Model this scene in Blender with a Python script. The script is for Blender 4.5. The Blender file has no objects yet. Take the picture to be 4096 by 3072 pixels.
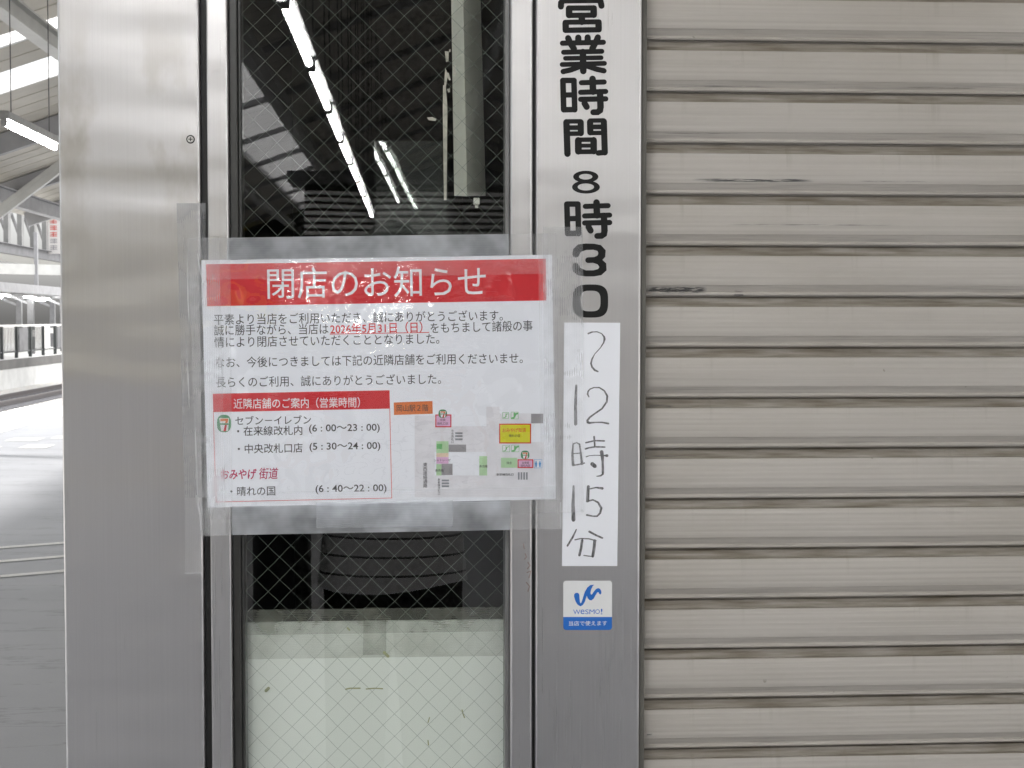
import bpy, bmesh, math, random
from mathutils import Vector, Matrix
from mathutils.geometry import tessellate_polygon
random.seed(7)
R = math.radians
S = bpy.context.scene
COL = S.collection

# ------------------------------------------------------------------ camera
F = 6100.0                       # focal length in pixels of the 4096 px wide photo
EYE = Vector((0.0, -1.834, 1.55))
nY = Vector(((1660 - 2048) / F, (1536 - 1276) / F, -1)).normalized()   # world +Y seen from the camera
roll = R(0.13)
zz = Vector((-math.sin(roll), math.cos(roll), 0))
nZ = (zz - nY * zz.dot(nY)).normalized()
nX = nY.cross(nZ)
W2C = Matrix((nX, nY, nZ)).transposed()      # columns are the world axes in camera space
C2W = W2C.transposed()
cd = bpy.data.cameras.new('camera'); cam = bpy.data.objects.new('camera', cd); COL.objects.link(cam)
cam.matrix_world = Matrix.Translation(EYE) @ C2W.to_4x4()
cd.sensor_width = 36; cd.lens = F / 4096 * 36
cd.clip_start = 0.02; cd.clip_end = 2000
cd.dof.use_dof = True; cd.dof.focus_distance = 1.86; cd.dof.aperture_fstop = 36
S.camera = cam

def ray(px, py):
    return (C2W @ Vector(((px - 2048) / F, (1536 - py) / F, -1)))
def P(px, py, y=0.0):
    d = ray(px, py)
    return EYE + d * ((y - EYE.y) / d.y)
def X(px, y=0.0, py=1536):
    return P(px, py, y).x
def Z(py, y=0.0, px=2048):
    return P(px, py, y).z

# ------------------------------------------------------------------ light
SUN_EL, SUN_AZ = R(52), R(-70)
w = bpy.data.worlds.new("World"); S.world = w; w.use_nodes = True
nt = w.node_tree; bg = nt.nodes['Background']
sky = nt.nodes.new('ShaderNodeTexSky'); sky.sky_type = 'NISHITA'; sky.sun_disc = False
sky.sun_elevation = SUN_EL; sky.sun_rotation = -SUN_AZ; sky.dust_density = 4; sky.air_density = 1.0
hs = nt.nodes.new('ShaderNodeHueSaturation'); hs.inputs['Saturation'].default_value = 0.16
nt.links.new(sky.outputs[0], hs.inputs['Color']); nt.links.new(hs.outputs[0], bg.inputs[0])
bg.inputs[1].default_value = 0.15
sl = bpy.data.lights.new('sun', 'SUN'); sl.energy = 2.5; sl.angle = R(10); sl.color = (1, .97, .93)
sun = bpy.data.objects.new('sun', sl); COL.objects.link(sun)
sd = Vector((math.sin(SUN_AZ) * math.cos(SUN_EL), math.cos(SUN_AZ) * math.cos(SUN_EL), math.sin(SUN_EL)))
sun.rotation_euler = (-sd).to_track_quat('-Z', 'Y').to_euler()
S.view_settings.view_transform = 'Standard'; S.view_settings.look = 'None'
S.view_settings.exposure = 1.40; S.view_settings.gamma = 1
S.cycles.max_bounces = 12; S.cycles.transparent_max_bounces = 32; S.cycles.diffuse_bounces = 6; S.cycles.glossy_bounces = 6
S.cycles.use_denoising = True; S.cycles.sample_clamp_indirect = 20

# ------------------------------------------------------------------ helpers
def thing(name, label, cat, loc=(0, 0, 0), group=None):
    o = bpy.data.objects.new(name, None); COL.objects.link(o); o.location = loc
    o.empty_display_size = .05
    o['label'] = label; o['category'] = cat
    if group: o['group'] = group
    return o
def tag(o, label, cat, group=None):
    o['label'] = label; o['category'] = cat
    if group: o['group'] = group
    return o
def worldloc(o):
    v = Vector(o.location)
    while o.parent: o = o.parent; v = v + Vector(o.location)
    return v
class MB:
    def __init__(s): s.v = []; s.f = []; s.mi = []
    def add(s, vs, fs, mi=0):
        b = len(s.v); s.v += [Vector(v) for v in vs]
        for f in fs: s.f.append([b + i for i in f]); s.mi.append(mi)
        return s
    def quad(s, a, b, c, d, mi=0): return s.add([a, b, c, d], [(0, 1, 2, 3)], mi)
    def box(s, x0, x1, y0, y1, z0, z1, mi=0):
        vs = [(x, y, z) for x in (x0, x1) for y in (y0, y1) for z in (z0, z1)]
        return s.add(vs, [(0, 1, 3, 2), (4, 6, 7, 5), (0, 4, 5, 1), (2, 3, 7, 6), (0, 2, 6, 4), (1, 5, 7, 3)], mi)
    def bar(s, a, b, w, h=None, up=(0, 0, 1), mi=0):
        a = Vector(a); b = Vector(b); h = h or w
        d = (b - a).normalized(); u = Vector(up)
        if abs(d.dot(u)) > .98: u = Vector((0, 1, 0))
        r = d.cross(u).normalized(); u = r.cross(d)
        vs = [p + r * (i * w / 2) + u * (j * h / 2) for p in (a, b) for i in (-1, 1) for j in (-1, 1)]
        return s.add(vs, [(0, 1, 3, 2), (4, 6, 7, 5), (0, 4, 5, 1), (2, 3, 7, 6), (0, 2, 6, 4), (1, 5, 7, 3)], mi)
    def tube(s, pts, rad, n=10, caps=True, mi=0):
        pts = [Vector(p) for p in pts]; rr = rad if isinstance(rad, (list, tuple)) else [rad] * len(pts)
        rings = []; b = len(s.v)
        for i, p in enumerate(pts):
            d = (pts[min(i + 1, len(pts) - 1)] - pts[max(i - 1, 0)]).normalized()
            u = Vector((0, 0, 1)) if abs(d.z) < .9 else Vector((0, 1, 0))
            r = d.cross(u).normalized(); u = r.cross(d)
            for k in range(n):
                t = 2 * math.pi * k / n
                s.v.append(p + (r * math.cos(t) + u * math.sin(t)) * rr[i])
        for i in range(len(pts) - 1):
            for k in range(n):
                a = b + i * n + k; c = b + i * n + (k + 1) % n
                s.f.append([a, a + n, c + n, c]); s.mi.append(mi)
        if caps:
            s.f.append([b + k for k in range(n)]); s.mi.append(mi)
            s.f.append([b + (len(pts) - 1) * n + k for k in reversed(range(n))]); s.mi.append(mi)
        return s
    def loft(s, rings, caps=True, mi=0):
        n = len(rings[0]); b = len(s.v)
        for r in rings: s.v += [Vector(v) for v in r]
        for i in range(len(rings) - 1):
            for k in range(n):
                a = b + i * n + k; c = b + i * n + (k + 1) % n
                s.f.append([a, c, c + n, a + n]); s.mi.append(mi)
        if caps:
            s.f.append([b + k for k in reversed(range(n))]); s.mi.append(mi)
            s.f.append([b + (len(rings) - 1) * n + k for k in range(n)]); s.mi.append(mi)
        return s
    def build(s, name, mats, parent=None, bevel=0, smooth=False, seg=2):
        me = bpy.data.meshes.new(name)
        off = worldloc(parent) if parent else Vector()
        me.from_pydata([v - off for v in s.v], [], s.f)
        if not isinstance(mats, (list, tuple)): mats = [mats]
        for m in mats: me.materials.append(m)
        me.polygons.foreach_set('material_index', s.mi)
        me.update()
        if smooth: me.polygons.foreach_set('use_smooth', [True] * len(me.polygons))
        o = bpy.data.objects.new(name, me); COL.objects.link(o)
        if parent: o.parent = parent
        if bevel:
            m = o.modifiers.new('bevel', 'BEVEL'); m.width = bevel; m.segments = seg; m.limit_method = 'ANGLE'; m.angle_limit = R(40)
            me.polygons.foreach_set('use_smooth', [True] * len(me.polygons))
            m.harden_normals = True
        return o
def struct(o): o['kind'] = 'structure'; return o
def dup(o, delta=(0, 0, 0), label=None, parent=None):
    c = o.copy(); COL.objects.link(c); c.parent = parent
    if parent is None: c.location = Vector(o.location) + Vector(delta)
    if label: c['label'] = label
    for ch in o.children: dup(ch, parent=c)
    return c

# ---- materials
def nodes(name):
    m = bpy.data.materials.new(name); m.use_nodes = True
    t = m.node_tree; return m, t, t.nodes['Principled BSDF']
def N(t, kind, **kw):
    n = t.nodes.new(kind)
    for k, v in kw.items():
        if k in n.inputs: n.inputs[k].default_value = v
        else: setattr(n, k, v)
    return n
def L(t, a, b): t.links.new(a, b)
def math_(t, op, a, b=None, clamp=False):
    n = t.nodes.new('ShaderNodeMath'); n.operation = op; n.use_clamp = clamp
    for i, v in enumerate((a, b)):
        if v is None: continue
        if isinstance(v, (int, float)): n.inputs[i].default_value = v
        else: t.links.new(v, n.inputs[i])
    return n.outputs[0]
def coords(t, scale=(1, 1, 1), kind='Object'):
    tc = t.nodes.new('ShaderNodeTexCoord'); mp = t.nodes.new('ShaderNodeMapping'); mp.inputs['Scale'].default_value = scale
    L(t, tc.outputs[kind], mp.inputs[0]); return mp.outputs[0]
def noise(t, vec, scale, detail=4, rough=.55):
    n = N(t, 'ShaderNodeTexNoise'); n.inputs['Scale'].default_value = scale; n.inputs['Detail'].default_value = detail; n.inputs['Roughness'].default_value = rough
    L(t, vec, n.inputs['Vector']); return n.outputs['Fac']
def ramp(t, fac, a, b, ca=(0, 0, 0, 1), cb=(1, 1, 1, 1)):
    r = t.nodes.new('ShaderNodeValToRGB'); e = r.color_ramp.elements
    e[0].position = a; e[1].position = b; e[0].color = ca; e[1].color = cb
    L(t, fac, r.inputs[0]); return r.outputs[0]
def mix(t, fac, a, b):
    m = t.nodes.new('ShaderNodeMix'); m.data_type = 'RGBA'
    for sock, v in ((m.inputs[0], fac), (m.inputs[6], a), (m.inputs[7], b)):
        if isinstance(v, (int, float)): sock.default_value = v
        elif isinstance(v, tuple): sock.default_value = v if len(v) == 4 else (*v, 1)
        else: L(t, v, sock)
    return m.outputs[2]
def bump(t, h, strength, dist, bsdf):
    b = t.nodes.new('ShaderNodeBump'); b.inputs['Strength'].default_value = strength; b.inputs['Distance'].default_value = dist
    L(t, h, b.inputs['Height']); L(t, b.outputs[0], bsdf.inputs['Normal']); return b
def plain(name, col, rough=.6, metal=0.0, var=.15, scale=20, bmp=0.0, coat=0.0):
    m, t, b = nodes(name); v = coords(t)
    n = noise(t, v, scale)
    c2 = tuple(max(0, c * (1 - var)) for c in col); c1 = tuple(min(1, c * (1 + var)) for c in col)
    L(t, ramp(t, n, .3, .7, (*c2, 1), (*c1, 1)), b.inputs['Base Color'])
    b.inputs['Roughness'].default_value = rough; b.inputs['Metallic'].default_value = metal
    if coat: b.inputs['Coat Weight'].default_value = coat; b.inputs['Coat Roughness'].default_value = .1
    if bmp: bump(t, noise(t, v, scale * 3), bmp, .002, b)
    return m
def ink(name, col, rough=.55):
    return plain(name, col, rough, var=.05, scale=60)
def emit(name, col, st):
    m, t, b = nodes(name); b.inputs['Base Color'].default_value = (.8, .8, .8, 1)
    b.inputs['Emission Color'].default_value = (*col, 1); b.inputs['Emission Strength'].default_value = st; return m

def steel(name, stain=0.0, base=(.535, .525, .528), r0=.27, aniso=.8, wave=.0):
    m, t, b = nodes(name)
    b.inputs['Metallic'].default_value = 1
    v = coords(t)
    vs = coords(t, (900, 900, 4)); grain = noise(t, vs, 1, 2)
    vb_ = coords(t, (330, 330, 1.6)); streak = noise(t, vb_, 1, 3)
    vl = coords(t, (1, 1, .55)); cloud = noise(t, vl, 7, 5)
    rg = math_(t, 'ADD', math_(t, 'MULTIPLY', grain, .10), r0 - .05)
    rg = math_(t, 'ADD', rg, math_(t, 'MULTIPLY', cloud, .05))
    col = mix(t, math_(t, 'ADD', math_(t, 'MULTIPLY', grain, .22), math_(t, 'MULTIPLY', streak, .18)), tuple(c * 1.10 for c in base), tuple(c * .62 for c in base))
    if stain:
        vd = coords(t, (1, 1, .5)); dr = noise(t, vd, 17, 4, .55)
        d1 = ramp(t, dr, .47, .62)
        sx = N(t, 'ShaderNodeSeparateXYZ'); L(t, v, sx.inputs[0])
        # a band of dried cleaning runs high on the panel
        zb = math_(t, 'SUBTRACT', 1, math_(t, 'MULTIPLY', math_(t, 'ABSOLUTE', math_(t, 'SUBTRACT', sx.outputs[2], 1.76)), 5.5), True)
        k = math_(t, 'MULTIPLY', math_(t, 'MULTIPLY', d1, zb), stain)
        col = mix(t, math_(t, 'MULTIPLY', k, .7), col, (.36, .335, .295))
        rg = math_(t, 'ADD', rg, math_(t, 'MULTIPLY', k, .05))
    L(t, col, b.inputs['Base Color']); L(t, rg, b.inputs['Roughness'])
    b.inputs['Anisotropic'].default_value = aniso
    tg = N(t, 'ShaderNodeTangent'); tg.direction_type = 'RADIAL'; tg.axis = 'Z'
    L(t, tg.outputs[0], b.inputs['Tangent'])
    b.inputs['Anisotropic Rotation'].default_value = ANROT
    vw = coords(t, (1.5, 1, 6)); wv = noise(t, vw, 2.2, 1.2)
    h = math_(t, 'ADD', math_(t, 'MULTIPLY', wv, wave), math_(t, 'MULTIPLY', grain, .00001))
    bump(t, h, 1.0, 1.0, b)
    return m
ANROT = 0.0
M = {}
M['steel_left'] = steel('brushed_steel_stained', 1.0, wave=.0028)
M['steel'] = steel('brushed_steel', .15, wave=.0021)
M['steel_edge'] = steel('steel_lip', 0, base=(.75, .75, .74), r0=.2, aniso=.3)
M['gasket'] = plain('black_rubber', (.012, .012, .012), .55)
M['bead'] = plain('dark_bronze_bead', (.030, .030, .028), .35, var=.2)
M['bead_grey'] = plain('grey_bead', (.20, .20, .20), .4, metal=.3)
M['rail'] = plain('shutter_rail_paint', (.13, .125, .11), .5, scale=8)
M['room'] = plain('dark_interior', (.02, .02, .02), .8)
M['room_grey'] = plain('interior_grey', (.05, .05, .05), .7)
M['screw'] = plain('screw_steel', (.45, .45, .43), .3, metal=1)
M['black'] = plain('black_vinyl', (.010, .010, .010), .5, var=.3, scale=30)
M['black'].node_tree.nodes['Principled BSDF'].inputs['Specular IOR Level'].default_value = .22
M['paper'] = plain('white_paper', (.86, .885, .95), .55, var=.015, scale=5)
M['paper_strip'] = plain('strip_paper', (.86, .88, .94), .6, var=.02, scale=9)
M['ink_red'] = ink('red_print', (.66, .018, .028))
M['ink_red_line'] = ink('thin_red_print', (.75, .22, .22))
M['ink_black'] = ink('black_print', (.035, .035, .04))
M['ink_white'] = ink('white_print', (.82, .83, .87))
M['ink_magenta'] = ink('crimson_print', (.50, .02, .11))
M['ink_orange'] = ink('orange_print', (.72, .19, .04))
M['ink_green'] = ink('green_print', (.04, .27, .10))
M['ink_green_pale'] = ink('pale_green_print', (.46, .68, .42))
M['ink_green_mid'] = ink('mid_green_print', (.16, .50, .18))
M['ink_pink'] = ink('pink_print', (.75, .47, .70))
M['ink_peach'] = ink('peach_print', (.78, .62, .48))
M['ink_yellow'] = ink('yellow_print', (.70, .70, .02))
M['ink_grey'] = ink('grey_print', (.77, .77, .82))
M['ink_grey_dark'] = ink('dark_grey_print', (.33, .32, .34))
M['ink_gate'] = ink('gate_grey_print', (.24, .26, .29))
M['ink_blue'] = ink('blue_print', (.05, .30, .66))
M['sticker_white'] = plain('sticker_white', (.80, .81, .82), .35, var=.02, coat=.3)
M['sticker_blue'] = plain('sticker_blue', (.012, .15, .58), .35, var=.03, coat=.3)
def marker_mat():
    m, t, b = nodes('dry_marker'); v = coords(t, (1, 1, .25))
    n = noise(t, v, 420, 3, .7)
    L(t, ramp(t, n, .38, .68, (.06, .06, .065, 1), (.30, .30, .32, 1)), b.inputs['Base Color']); b.inputs['Roughness'].default_value = .6
    return m
M['marker'] = marker_mat()
M['board'] = plain('board_white', (.80, .825, .79), .6, var=.03, scale=3)
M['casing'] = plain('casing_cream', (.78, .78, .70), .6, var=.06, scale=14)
M['casing_shade'] = plain('casing_cream_shaded', (.66, .66, .59), .6, var=.06, scale=14)  # same cream darkened: shade of the turned faces put into the colour
M['flake'] = plain('paint_flake', (.55, .52, .46), .8, var=.2, scale=80)
M['wire'] = plain('embedded_wire', (.24, .28, .25), .45, metal=.35, scale=50)
M['scrawl'] = plain('rust_pencil', (.36, .29, .27), .7)
M['stain_green'] = plain('moss_mark', (.36, .37, .22), .8)

def fresnel(t):
    g = N(t, 'ShaderNodeNewGeometry'); f = N(t, 'ShaderNodeFresnel')
    L(t, math_(t, 'SUBTRACT', 1.5, math_(t, 'MULTIPLY', g.outputs['Backfacing'], 1.5 - 1 / 1.5)), f.inputs['IOR']); return f
def glass_mat():
    m = bpy.data.materials.new('wired_glass'); m.use_nodes = True; t = m.node_tree; t.nodes.clear()
    out = N(t, 'ShaderNodeOutputMaterial'); tr = N(t, 'ShaderNodeBsdfTransparent'); tr.inputs[0].default_value = (.965, .99, .97, 1)
    gl = N(t, 'ShaderNodeBsdfGlossy'); gl.inputs['Roughness'].default_value = 0.0; gl.inputs[0].default_value = (1, 1, 1, 1)
    fr = fresnel(t)
    mx = N(t, 'ShaderNodeMixShader')
    v = coords(t, (1, 1, 1)); n = noise(t, v, 3.5, 2)
    b = N(t, 'ShaderNodeBump'); b.inputs['Strength'].default_value = 1; b.inputs['Distance'].default_value = .00012
    L(t, n, b.inputs['Height']); L(t, b.outputs[0], gl.inputs['Normal'])
    L(t, math_(t, 'MULTIPLY', fr.outputs[0], 1.75, True), mx.inputs[0]); L(t, tr.outputs[0], mx.inputs[1]); L(t, gl.outputs[0], mx.inputs[2])
    L(t, mx.outputs[0], out.inputs[0]); return m
M['glass'] = glass_mat()
def clear(name, tint):
    m = bpy.data.materials.new(name); m.use_nodes = True; t = m.node_tree; t.nodes.clear()
    out = N(t, 'ShaderNodeOutputMaterial'); tr = N(t, 'ShaderNodeBsdfTransparent'); tr.inputs[0].default_value = (*tint, 1)
    L(t, tr.outputs[0], out.inputs[0]); return m
M['glass_back'] = clear('glass_back_face', (1, 1, 1))
def film_mat():
    m = bpy.data.materials.new('crinkled_clear_film'); m.use_nodes = True; t = m.node_tree; t.nodes.clear()
    out = N(t, 'ShaderNodeOutputMaterial'); tr = N(t, 'ShaderNodeBsdfTransparent'); tr.inputs[0].default_value = (1, 1, 1, 1)
    gl = N(t, 'ShaderNodeBsdfGlossy'); gl.inputs['Roughness'].default_value = 0.012
    fr = fresnel(t); mx = N(t, 'ShaderNodeMixShader')
    v = coords(t, (1, 1, 1)); big = noise(t, v, 14, 2); v2 = coords(t, (.42, 1, 1.5)); small = noise(t, v2, 75, 2.5, .6); sz = N(t, 'ShaderNodeSeparateXYZ'); L(t, v, sz.inputs[0])
    gm = N(t, 'ShaderNodeVectorMath'); gm.operation = 'DISTANCE'; gm.inputs[1].default_value = (.0, 0, .108); L(t, v, gm.inputs[0])
    near = ramp(t, gm.outputs['Value'], .05, .16, (1, 1, 1, 1), (0, 0, 0, 1))
    mask = math_(t, 'MULTIPLY', ramp(t, noise(t, v, 16, 3), .36, .58), near)
    h = math_(t, 'ADD', math_(t, 'MULTIPLY', big, .0018), math_(t, 'MULTIPLY', math_(t, 'MULTIPLY', small, mask), .0018))
    h = math_(t, 'ADD', h, math_(t, 'MULTIPLY', math_(t, 'MULTIPLY', math_(t, 'SUBTRACT', sz.outputs[2], .09), -.042), near))
    b = N(t, 'ShaderNodeBump'); b.inputs['Strength'].default_value = 1; b.inputs['Distance'].default_value = 1.0
    L(t, h, b.inputs['Height']); L(t, b.outputs[0], gl.inputs['Normal'])
    L(t, math_(t, 'MULTIPLY', fr.outputs[0], 2.2, True), mx.inputs[0]); L(t, tr.outputs[0], mx.inputs[1]); L(t, gl.outputs[0], mx.inputs[2])
    L(t, mx.outputs[0], out.inputs[0]); return m
M['film'] = film_mat()
def tape_mat(name, alpha, col=(.92, .93, .95), along='x', rough=.3):
    m = bpy.data.materials.new(name); m.use_nodes = True; t = m.node_tree; b = t.nodes['Principled BSDF']; out = t.nodes['Material Output']
    b.inputs['Base Color'].default_value = (*col, 1); b.inputs['Roughness'].default_value = rough
    tl = N(t, 'ShaderNodeBsdfTranslucent'); tl.inputs[0].default_value = (*col, 1); ms = N(t, 'ShaderNodeMixShader'); ms.inputs[0].default_value = .4
    tr = N(t, 'ShaderNodeBsdfTransparent'); tr.inputs[0].default_value = (1, 1, 1, 1)
    mx = N(t, 'ShaderNodeMixShader')
    v = coords(t); wv = N(t, 'ShaderNodeTexWave'); wv.bands_direction = 'Z' if along == 'x' else 'X'; wv.inputs['Scale'].default_value = 150
    L(t, v, wv.inputs[0])
    cr = noise(t, coords(t, (1, 1, .3) if along == 'z' else (.3, 1, 1)), 40, 4)
    cl = ramp(t, noise(t, v, 18, 3), .35, .7)
    a = math_(t, 'ADD', alpha - .10 - .35 * alpha, math_(t, 'MULTIPLY', cl, .70 * alpha))
    a = math_(t, 'ADD', a, math_(t, 'ADD', math_(t, 'MULTIPLY', wv.outputs['Fac'], .04), math_(t, 'ADD', math_(t, 'MULTIPLY', ramp(t, cr, .25, .75), .08), .04)), True)
    L(t, b.outputs[0], ms.inputs[1]); L(t, tl.outputs[0], ms.inputs[2])
    L(t, a, mx.inputs[0]); L(t, tr.outputs[0], mx.inputs[1]); L(t, ms.outputs[0], mx.inputs[2]); L(t, mx.outputs[0], out.inputs[0])
    bump(t, math_(t, 'MULTIPLY', cr, .0005), 1, 1.0, b)
    return m
# ------------------------------------------------------------------ shutter material
PITCH = .0626
SH_Y = .030
Z_JOINT = Z(1187, SH_Y, 2590)
def shutter_mat():
    m, t, b = nodes('shutter_paint'); v = coords(t)
    sx = N(t, 'ShaderNodeSeparateXYZ'); L(t, v, sx.inputs[0])
    fr = math_(t, 'FRACT', math_(t, 'ADD', math_(t, 'MULTIPLY', math_(t, 'SUBTRACT', Z_JOINT, sx.outputs[2]), 1 / PITCH), 100))
    dirt = ramp(t, fr, .19, .2, (1, 1, 1, 1), (0, 0, 0, 1))
    va = coords(t, (3.2, 1, 40)); st = noise(t, va, 4, 5)
    vb = coords(t, (.5, 1, 60)); fine = noise(t, vb, 4, 3)
    base = mix(t, fine, (.40, .375, .345), (.56, .53, .495))
    k = math_(t, 'MULTIPLY', dirt, ramp(t, st, .30, .68, (.38, .38, .38, 1), (1, 1, 1, 1)))
    slat = math_(t, 'FLOOR', math_(t, 'ADD', math_(t, 'MULTIPLY', math_(t, 'SUBTRACT', Z_JOINT, sx.outputs[2]), 1 / PITCH), 100))
    wn = N(t, 'ShaderNodeTexWhiteNoise'); wn.noise_dimensions = '1D'; L(t, slat, wn.inputs['W'])
    base = mix(t, math_(t, 'MULTIPLY', wn.outputs['Value'], .16), base, (.40, .375, .33))
    grime = ramp(t, noise(t, coords(t, (1.1, 1, 3.0)), 2.2, 6, .62), .45, .75)
    base = mix(t, math_(t, 'MULTIPLY', grime, .34), base, (.30, .265, .215))
    run = math_(t, 'MULTIPLY', ramp(t, noise(t, coords(t, (60, 1, 2.5)), 1, 4, .6), .58, .72), ramp(t, fr, .18, .62, (1, 1, 1, 1), (0, 0, 0, 1)))
    base = mix(t, math_(t, 'MULTIPLY', run, .32), base, (.24, .21, .165))
    lip = math_(t, 'MULTIPLY', ramp(t, fr, .76, .79), ramp(t, noise(t, coords(t, (5, 1, 220)), 1.6, 5, .7), .50, .66))
    base = mix(t, math_(t, 'MULTIPLY', lip, .35), base, (.16, .15, .14))
    col = mix(t, k, base, (.155, .13, .095))
    # scuffs: (x0, x1, z, half height, strength) measured on the curtain
    for (a, c, py, hh, s, sc) in ((2760, 3250, 722, 9, 1.25, 1), (3420, 3700, 726, 4, .55, 1), (2570, 2830, 1160, 17, 1.7, 2), (2930, 2975, 1180, 5, 1.3, 2), (2935, 2975, 1166, 8, .5, 2),
                              (2700, 3100, 345, 4, .6, 1), (3600, 3900, 350, 5, .6, 1), (2880, 3600, 900, 5, .45, 1), (2590, 2700, 1625, 9, .7, 2), (2590, 3000, 533, 3, .45, 1), (2590, 2616, 2937, 6, 1.2, 2), (2590, 2800, 1826, 3, .9, 1)):
        x0, x1, z0 = X(a, SH_Y), X(c, SH_Y), Z(py, SH_Y, (a + c) / 2); hz = hh * .0003
        mx_ = math_(t, 'SUBTRACT', 1, math_(t, 'MULTIPLY', math_(t, 'ABSOLUTE', math_(t, 'SUBTRACT', sx.outputs[0], (x0 + x1) / 2)), 2 / (x1 - x0)), True)
        mx_ = math_(t, 'MULTIPLY', mx_, 3.0, True)
        mz = math_(t, 'SUBTRACT', 1, math_(t, 'MULTIPLY', math_(t, 'ABSOLUTE', math_(t, 'SUBTRACT', sx.outputs[2], z0)), 1 / hz), True)
        vn = coords(t, (14 if sc == 1 else 30, 1, 260)); sn = ramp(t, noise(t, vn, 2.2, 5, .7), .40, .60)
        kk = math_(t, 'MULTIPLY', math_(t, 'MULTIPLY', math_(t, 'MULTIPLY', mx_, mz), sn), s * 1.5, True)
        col = mix(t, kk, col, (.07, .07, .07))
    sp = ramp(t, noise(t, coords(t, (1, 1, 1)), 75, 2, .4), .77, .80)
    col = mix(t, math_(t, 'MULTIPLY', sp, .5), col, (.16, .14, .10))
    L(t, col, b.inputs['Base Color']); b.inputs['Roughness'].default_value = .42
    bump(t, math_(t, 'MULTIPLY', fine, .0005), 1, 1.0, b)
    return m
M['shutter'] = shutter_mat()

# ------------------------------------------------------------------ outdoor materials
def asphalt():
    m, t, b = nodes('platform_asphalt'); v = coords(t)
    n1 = noise(t, v, 1.2, 6); n2 = noise(t, v, 140, 3)
    c = mix(t, ramp(t, n1, .3, .75), (.33, .338, .362), (.41, .42, .445))
    c = mix(t, math_(t, 'MULTIPLY', n2, .45), c, (.19, .19, .2))
    cr = noise(t, coords(t, (.25, 1.4, 1)), 1.7, 7, .65); crk = ramp(t, math_(t, 'ABSOLUTE', math_(t, 'SUBTRACT', cr, .5)), .003, .012, (1, 1, 1, 1), (0, 0, 0, 1))
    c = mix(t, math_(t, 'MULTIPLY', crk, .35), c, (.05, .05, .05))
    L(t, c, b.inputs['Base Color']); b.inputs['Roughness'].default_value = .42
    bump(t, n2, .3, .004, b); return m
M['asphalt'] = asphalt()
M['concrete'] = plain('pale_concrete', (.52, .52, .51), .8, var=.12, scale=1.5, bmp=.2)
M['concrete_dark'] = plain('stained_concrete', (.13, .127, .122), .8, var=.2, scale=1.2)
M['concrete_dark2'] = plain('dark_wall', (.06, .06, .06), .7)
M['ballast'] = plain('ballast', (.44, .43, .41), .9, var=.3, scale=9, bmp=.8)
M['white_paint'] = plain('white_line_paint', (.78, .77, .74), .5, var=.08, scale=12)
M['deck'] = plain('roof_sheet', (.50, .475, .42), .6, var=.08, scale=3)
M['beam'] = plain('grey_beam_paint', (.30, .30, .31), .55, var=.15, scale=4)
M['beam_light'] = plain('pale_beam_paint', (.55, .55, .53), .5, var=.1, scale=4)
M['far_grey'] = plain('weathered_grey_paint', (.16, .16, .165), .6, var=.2, scale=3)
M['far_post'] = plain('walkway_grey_paint', (.22, .22, .215), .6, var=.15, scale=3)
M['sleeper'] = plain('sleeper_concrete', (.13, .13, .14), .85)
M['dark_steel'] = plain('dark_steel', (.08, .08, .085), .5)
M['rail_steel'] = plain('rail_steel', (.11, .10, .10), .5, metal=.5)
M['fence'] = plain('fence_paint', (.05, .055, .055), .5)
M['tube'] = emit('fluorescent_tube', (1.0, 1.0, .985), 32)
M['batten'] = plain('lamp_batten', (.32, .32, .31), .45)
M['sign_white'] = plain('sign_white', (.72, .70, .68), .5, var=.05)
M['sign_red'] = plain('sign_red', (.62, .10, .08), .5)
M['siding'] = plain('siding_white', (.78, .78, .77), .5, var=.1, scale=2)
M['siding_dark'] = plain('siding_shadow_gap', (.03, .03, .03), .8)
M['yellow'] = plain('yellow_band', (.85, .66, .01), .5)
def skylight(nm, tc_):
    m, t, b = nodes(nm); b.inputs['Base Color'].default_value = (.9, .9, .9, 1); b.inputs['Roughness'].default_value = .4
    out = t.nodes['Material Output']; tl = N(t, 'ShaderNodeBsdfTranslucent'); tl.inputs[0].default_value = (tc_, tc_, tc_, 1)
    mx = N(t, 'ShaderNodeMixShader'); mx.inputs[0].default_value = .9
    L(t, b.outputs[0], mx.inputs[1]); L(t, tl.outputs[0], mx.inputs[2]); L(t, mx.outputs[0], out.inputs[0]); return m
M['skylight'] = skylight('skylight_sheet', .58); M['skylight_strip'] = skylight('skylight_strip_sheet', .95)
#STRUCTURE
# ------------------------------------------------------------------ ground and setting
tb = MB(); tb.quad((-300, -300, -1.12), (300, -300, -1.12), (300, 600, -1.12), (-300, 600, -1.12))
struct(tb.build('ground', M['ballast']))
PL, PRT = -6.25, 9.0
g = MB(); g.box(PL, PRT, -60, 90, -1.118, 0)
struct(g.build('platform', M['asphalt']))
e = MB(); e.box(PL, -5.62, -60, 90, 0.0, .004); e.box(PL - .03, PL, -60, 90, -.25, .004)
struct(e.build('platform_edge', M['concrete']))
for i, yy in enumerate((8.79, 8.11, 7.45)):
    q = MB(); c = Vector((-2.5, yy, .0)); d = Vector((math.sin(R(62)), math.cos(R(62)), 0)); n = Vector((-d.y, d.x, 0))
    a = c - d * 1.6; b_ = c + d * 2.3; hw = .045
    q.quad(a - n * hw + Vector((0, 0, .004)), b_ - n * hw + Vector((0, 0, .004)), b_ + n * hw + Vector((0, 0, .004)), a + n * hw + Vector((0, 0, .004)))
    o = q.build('queue_line', M['white_paint']); o['kind'] = 'structure'
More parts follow.
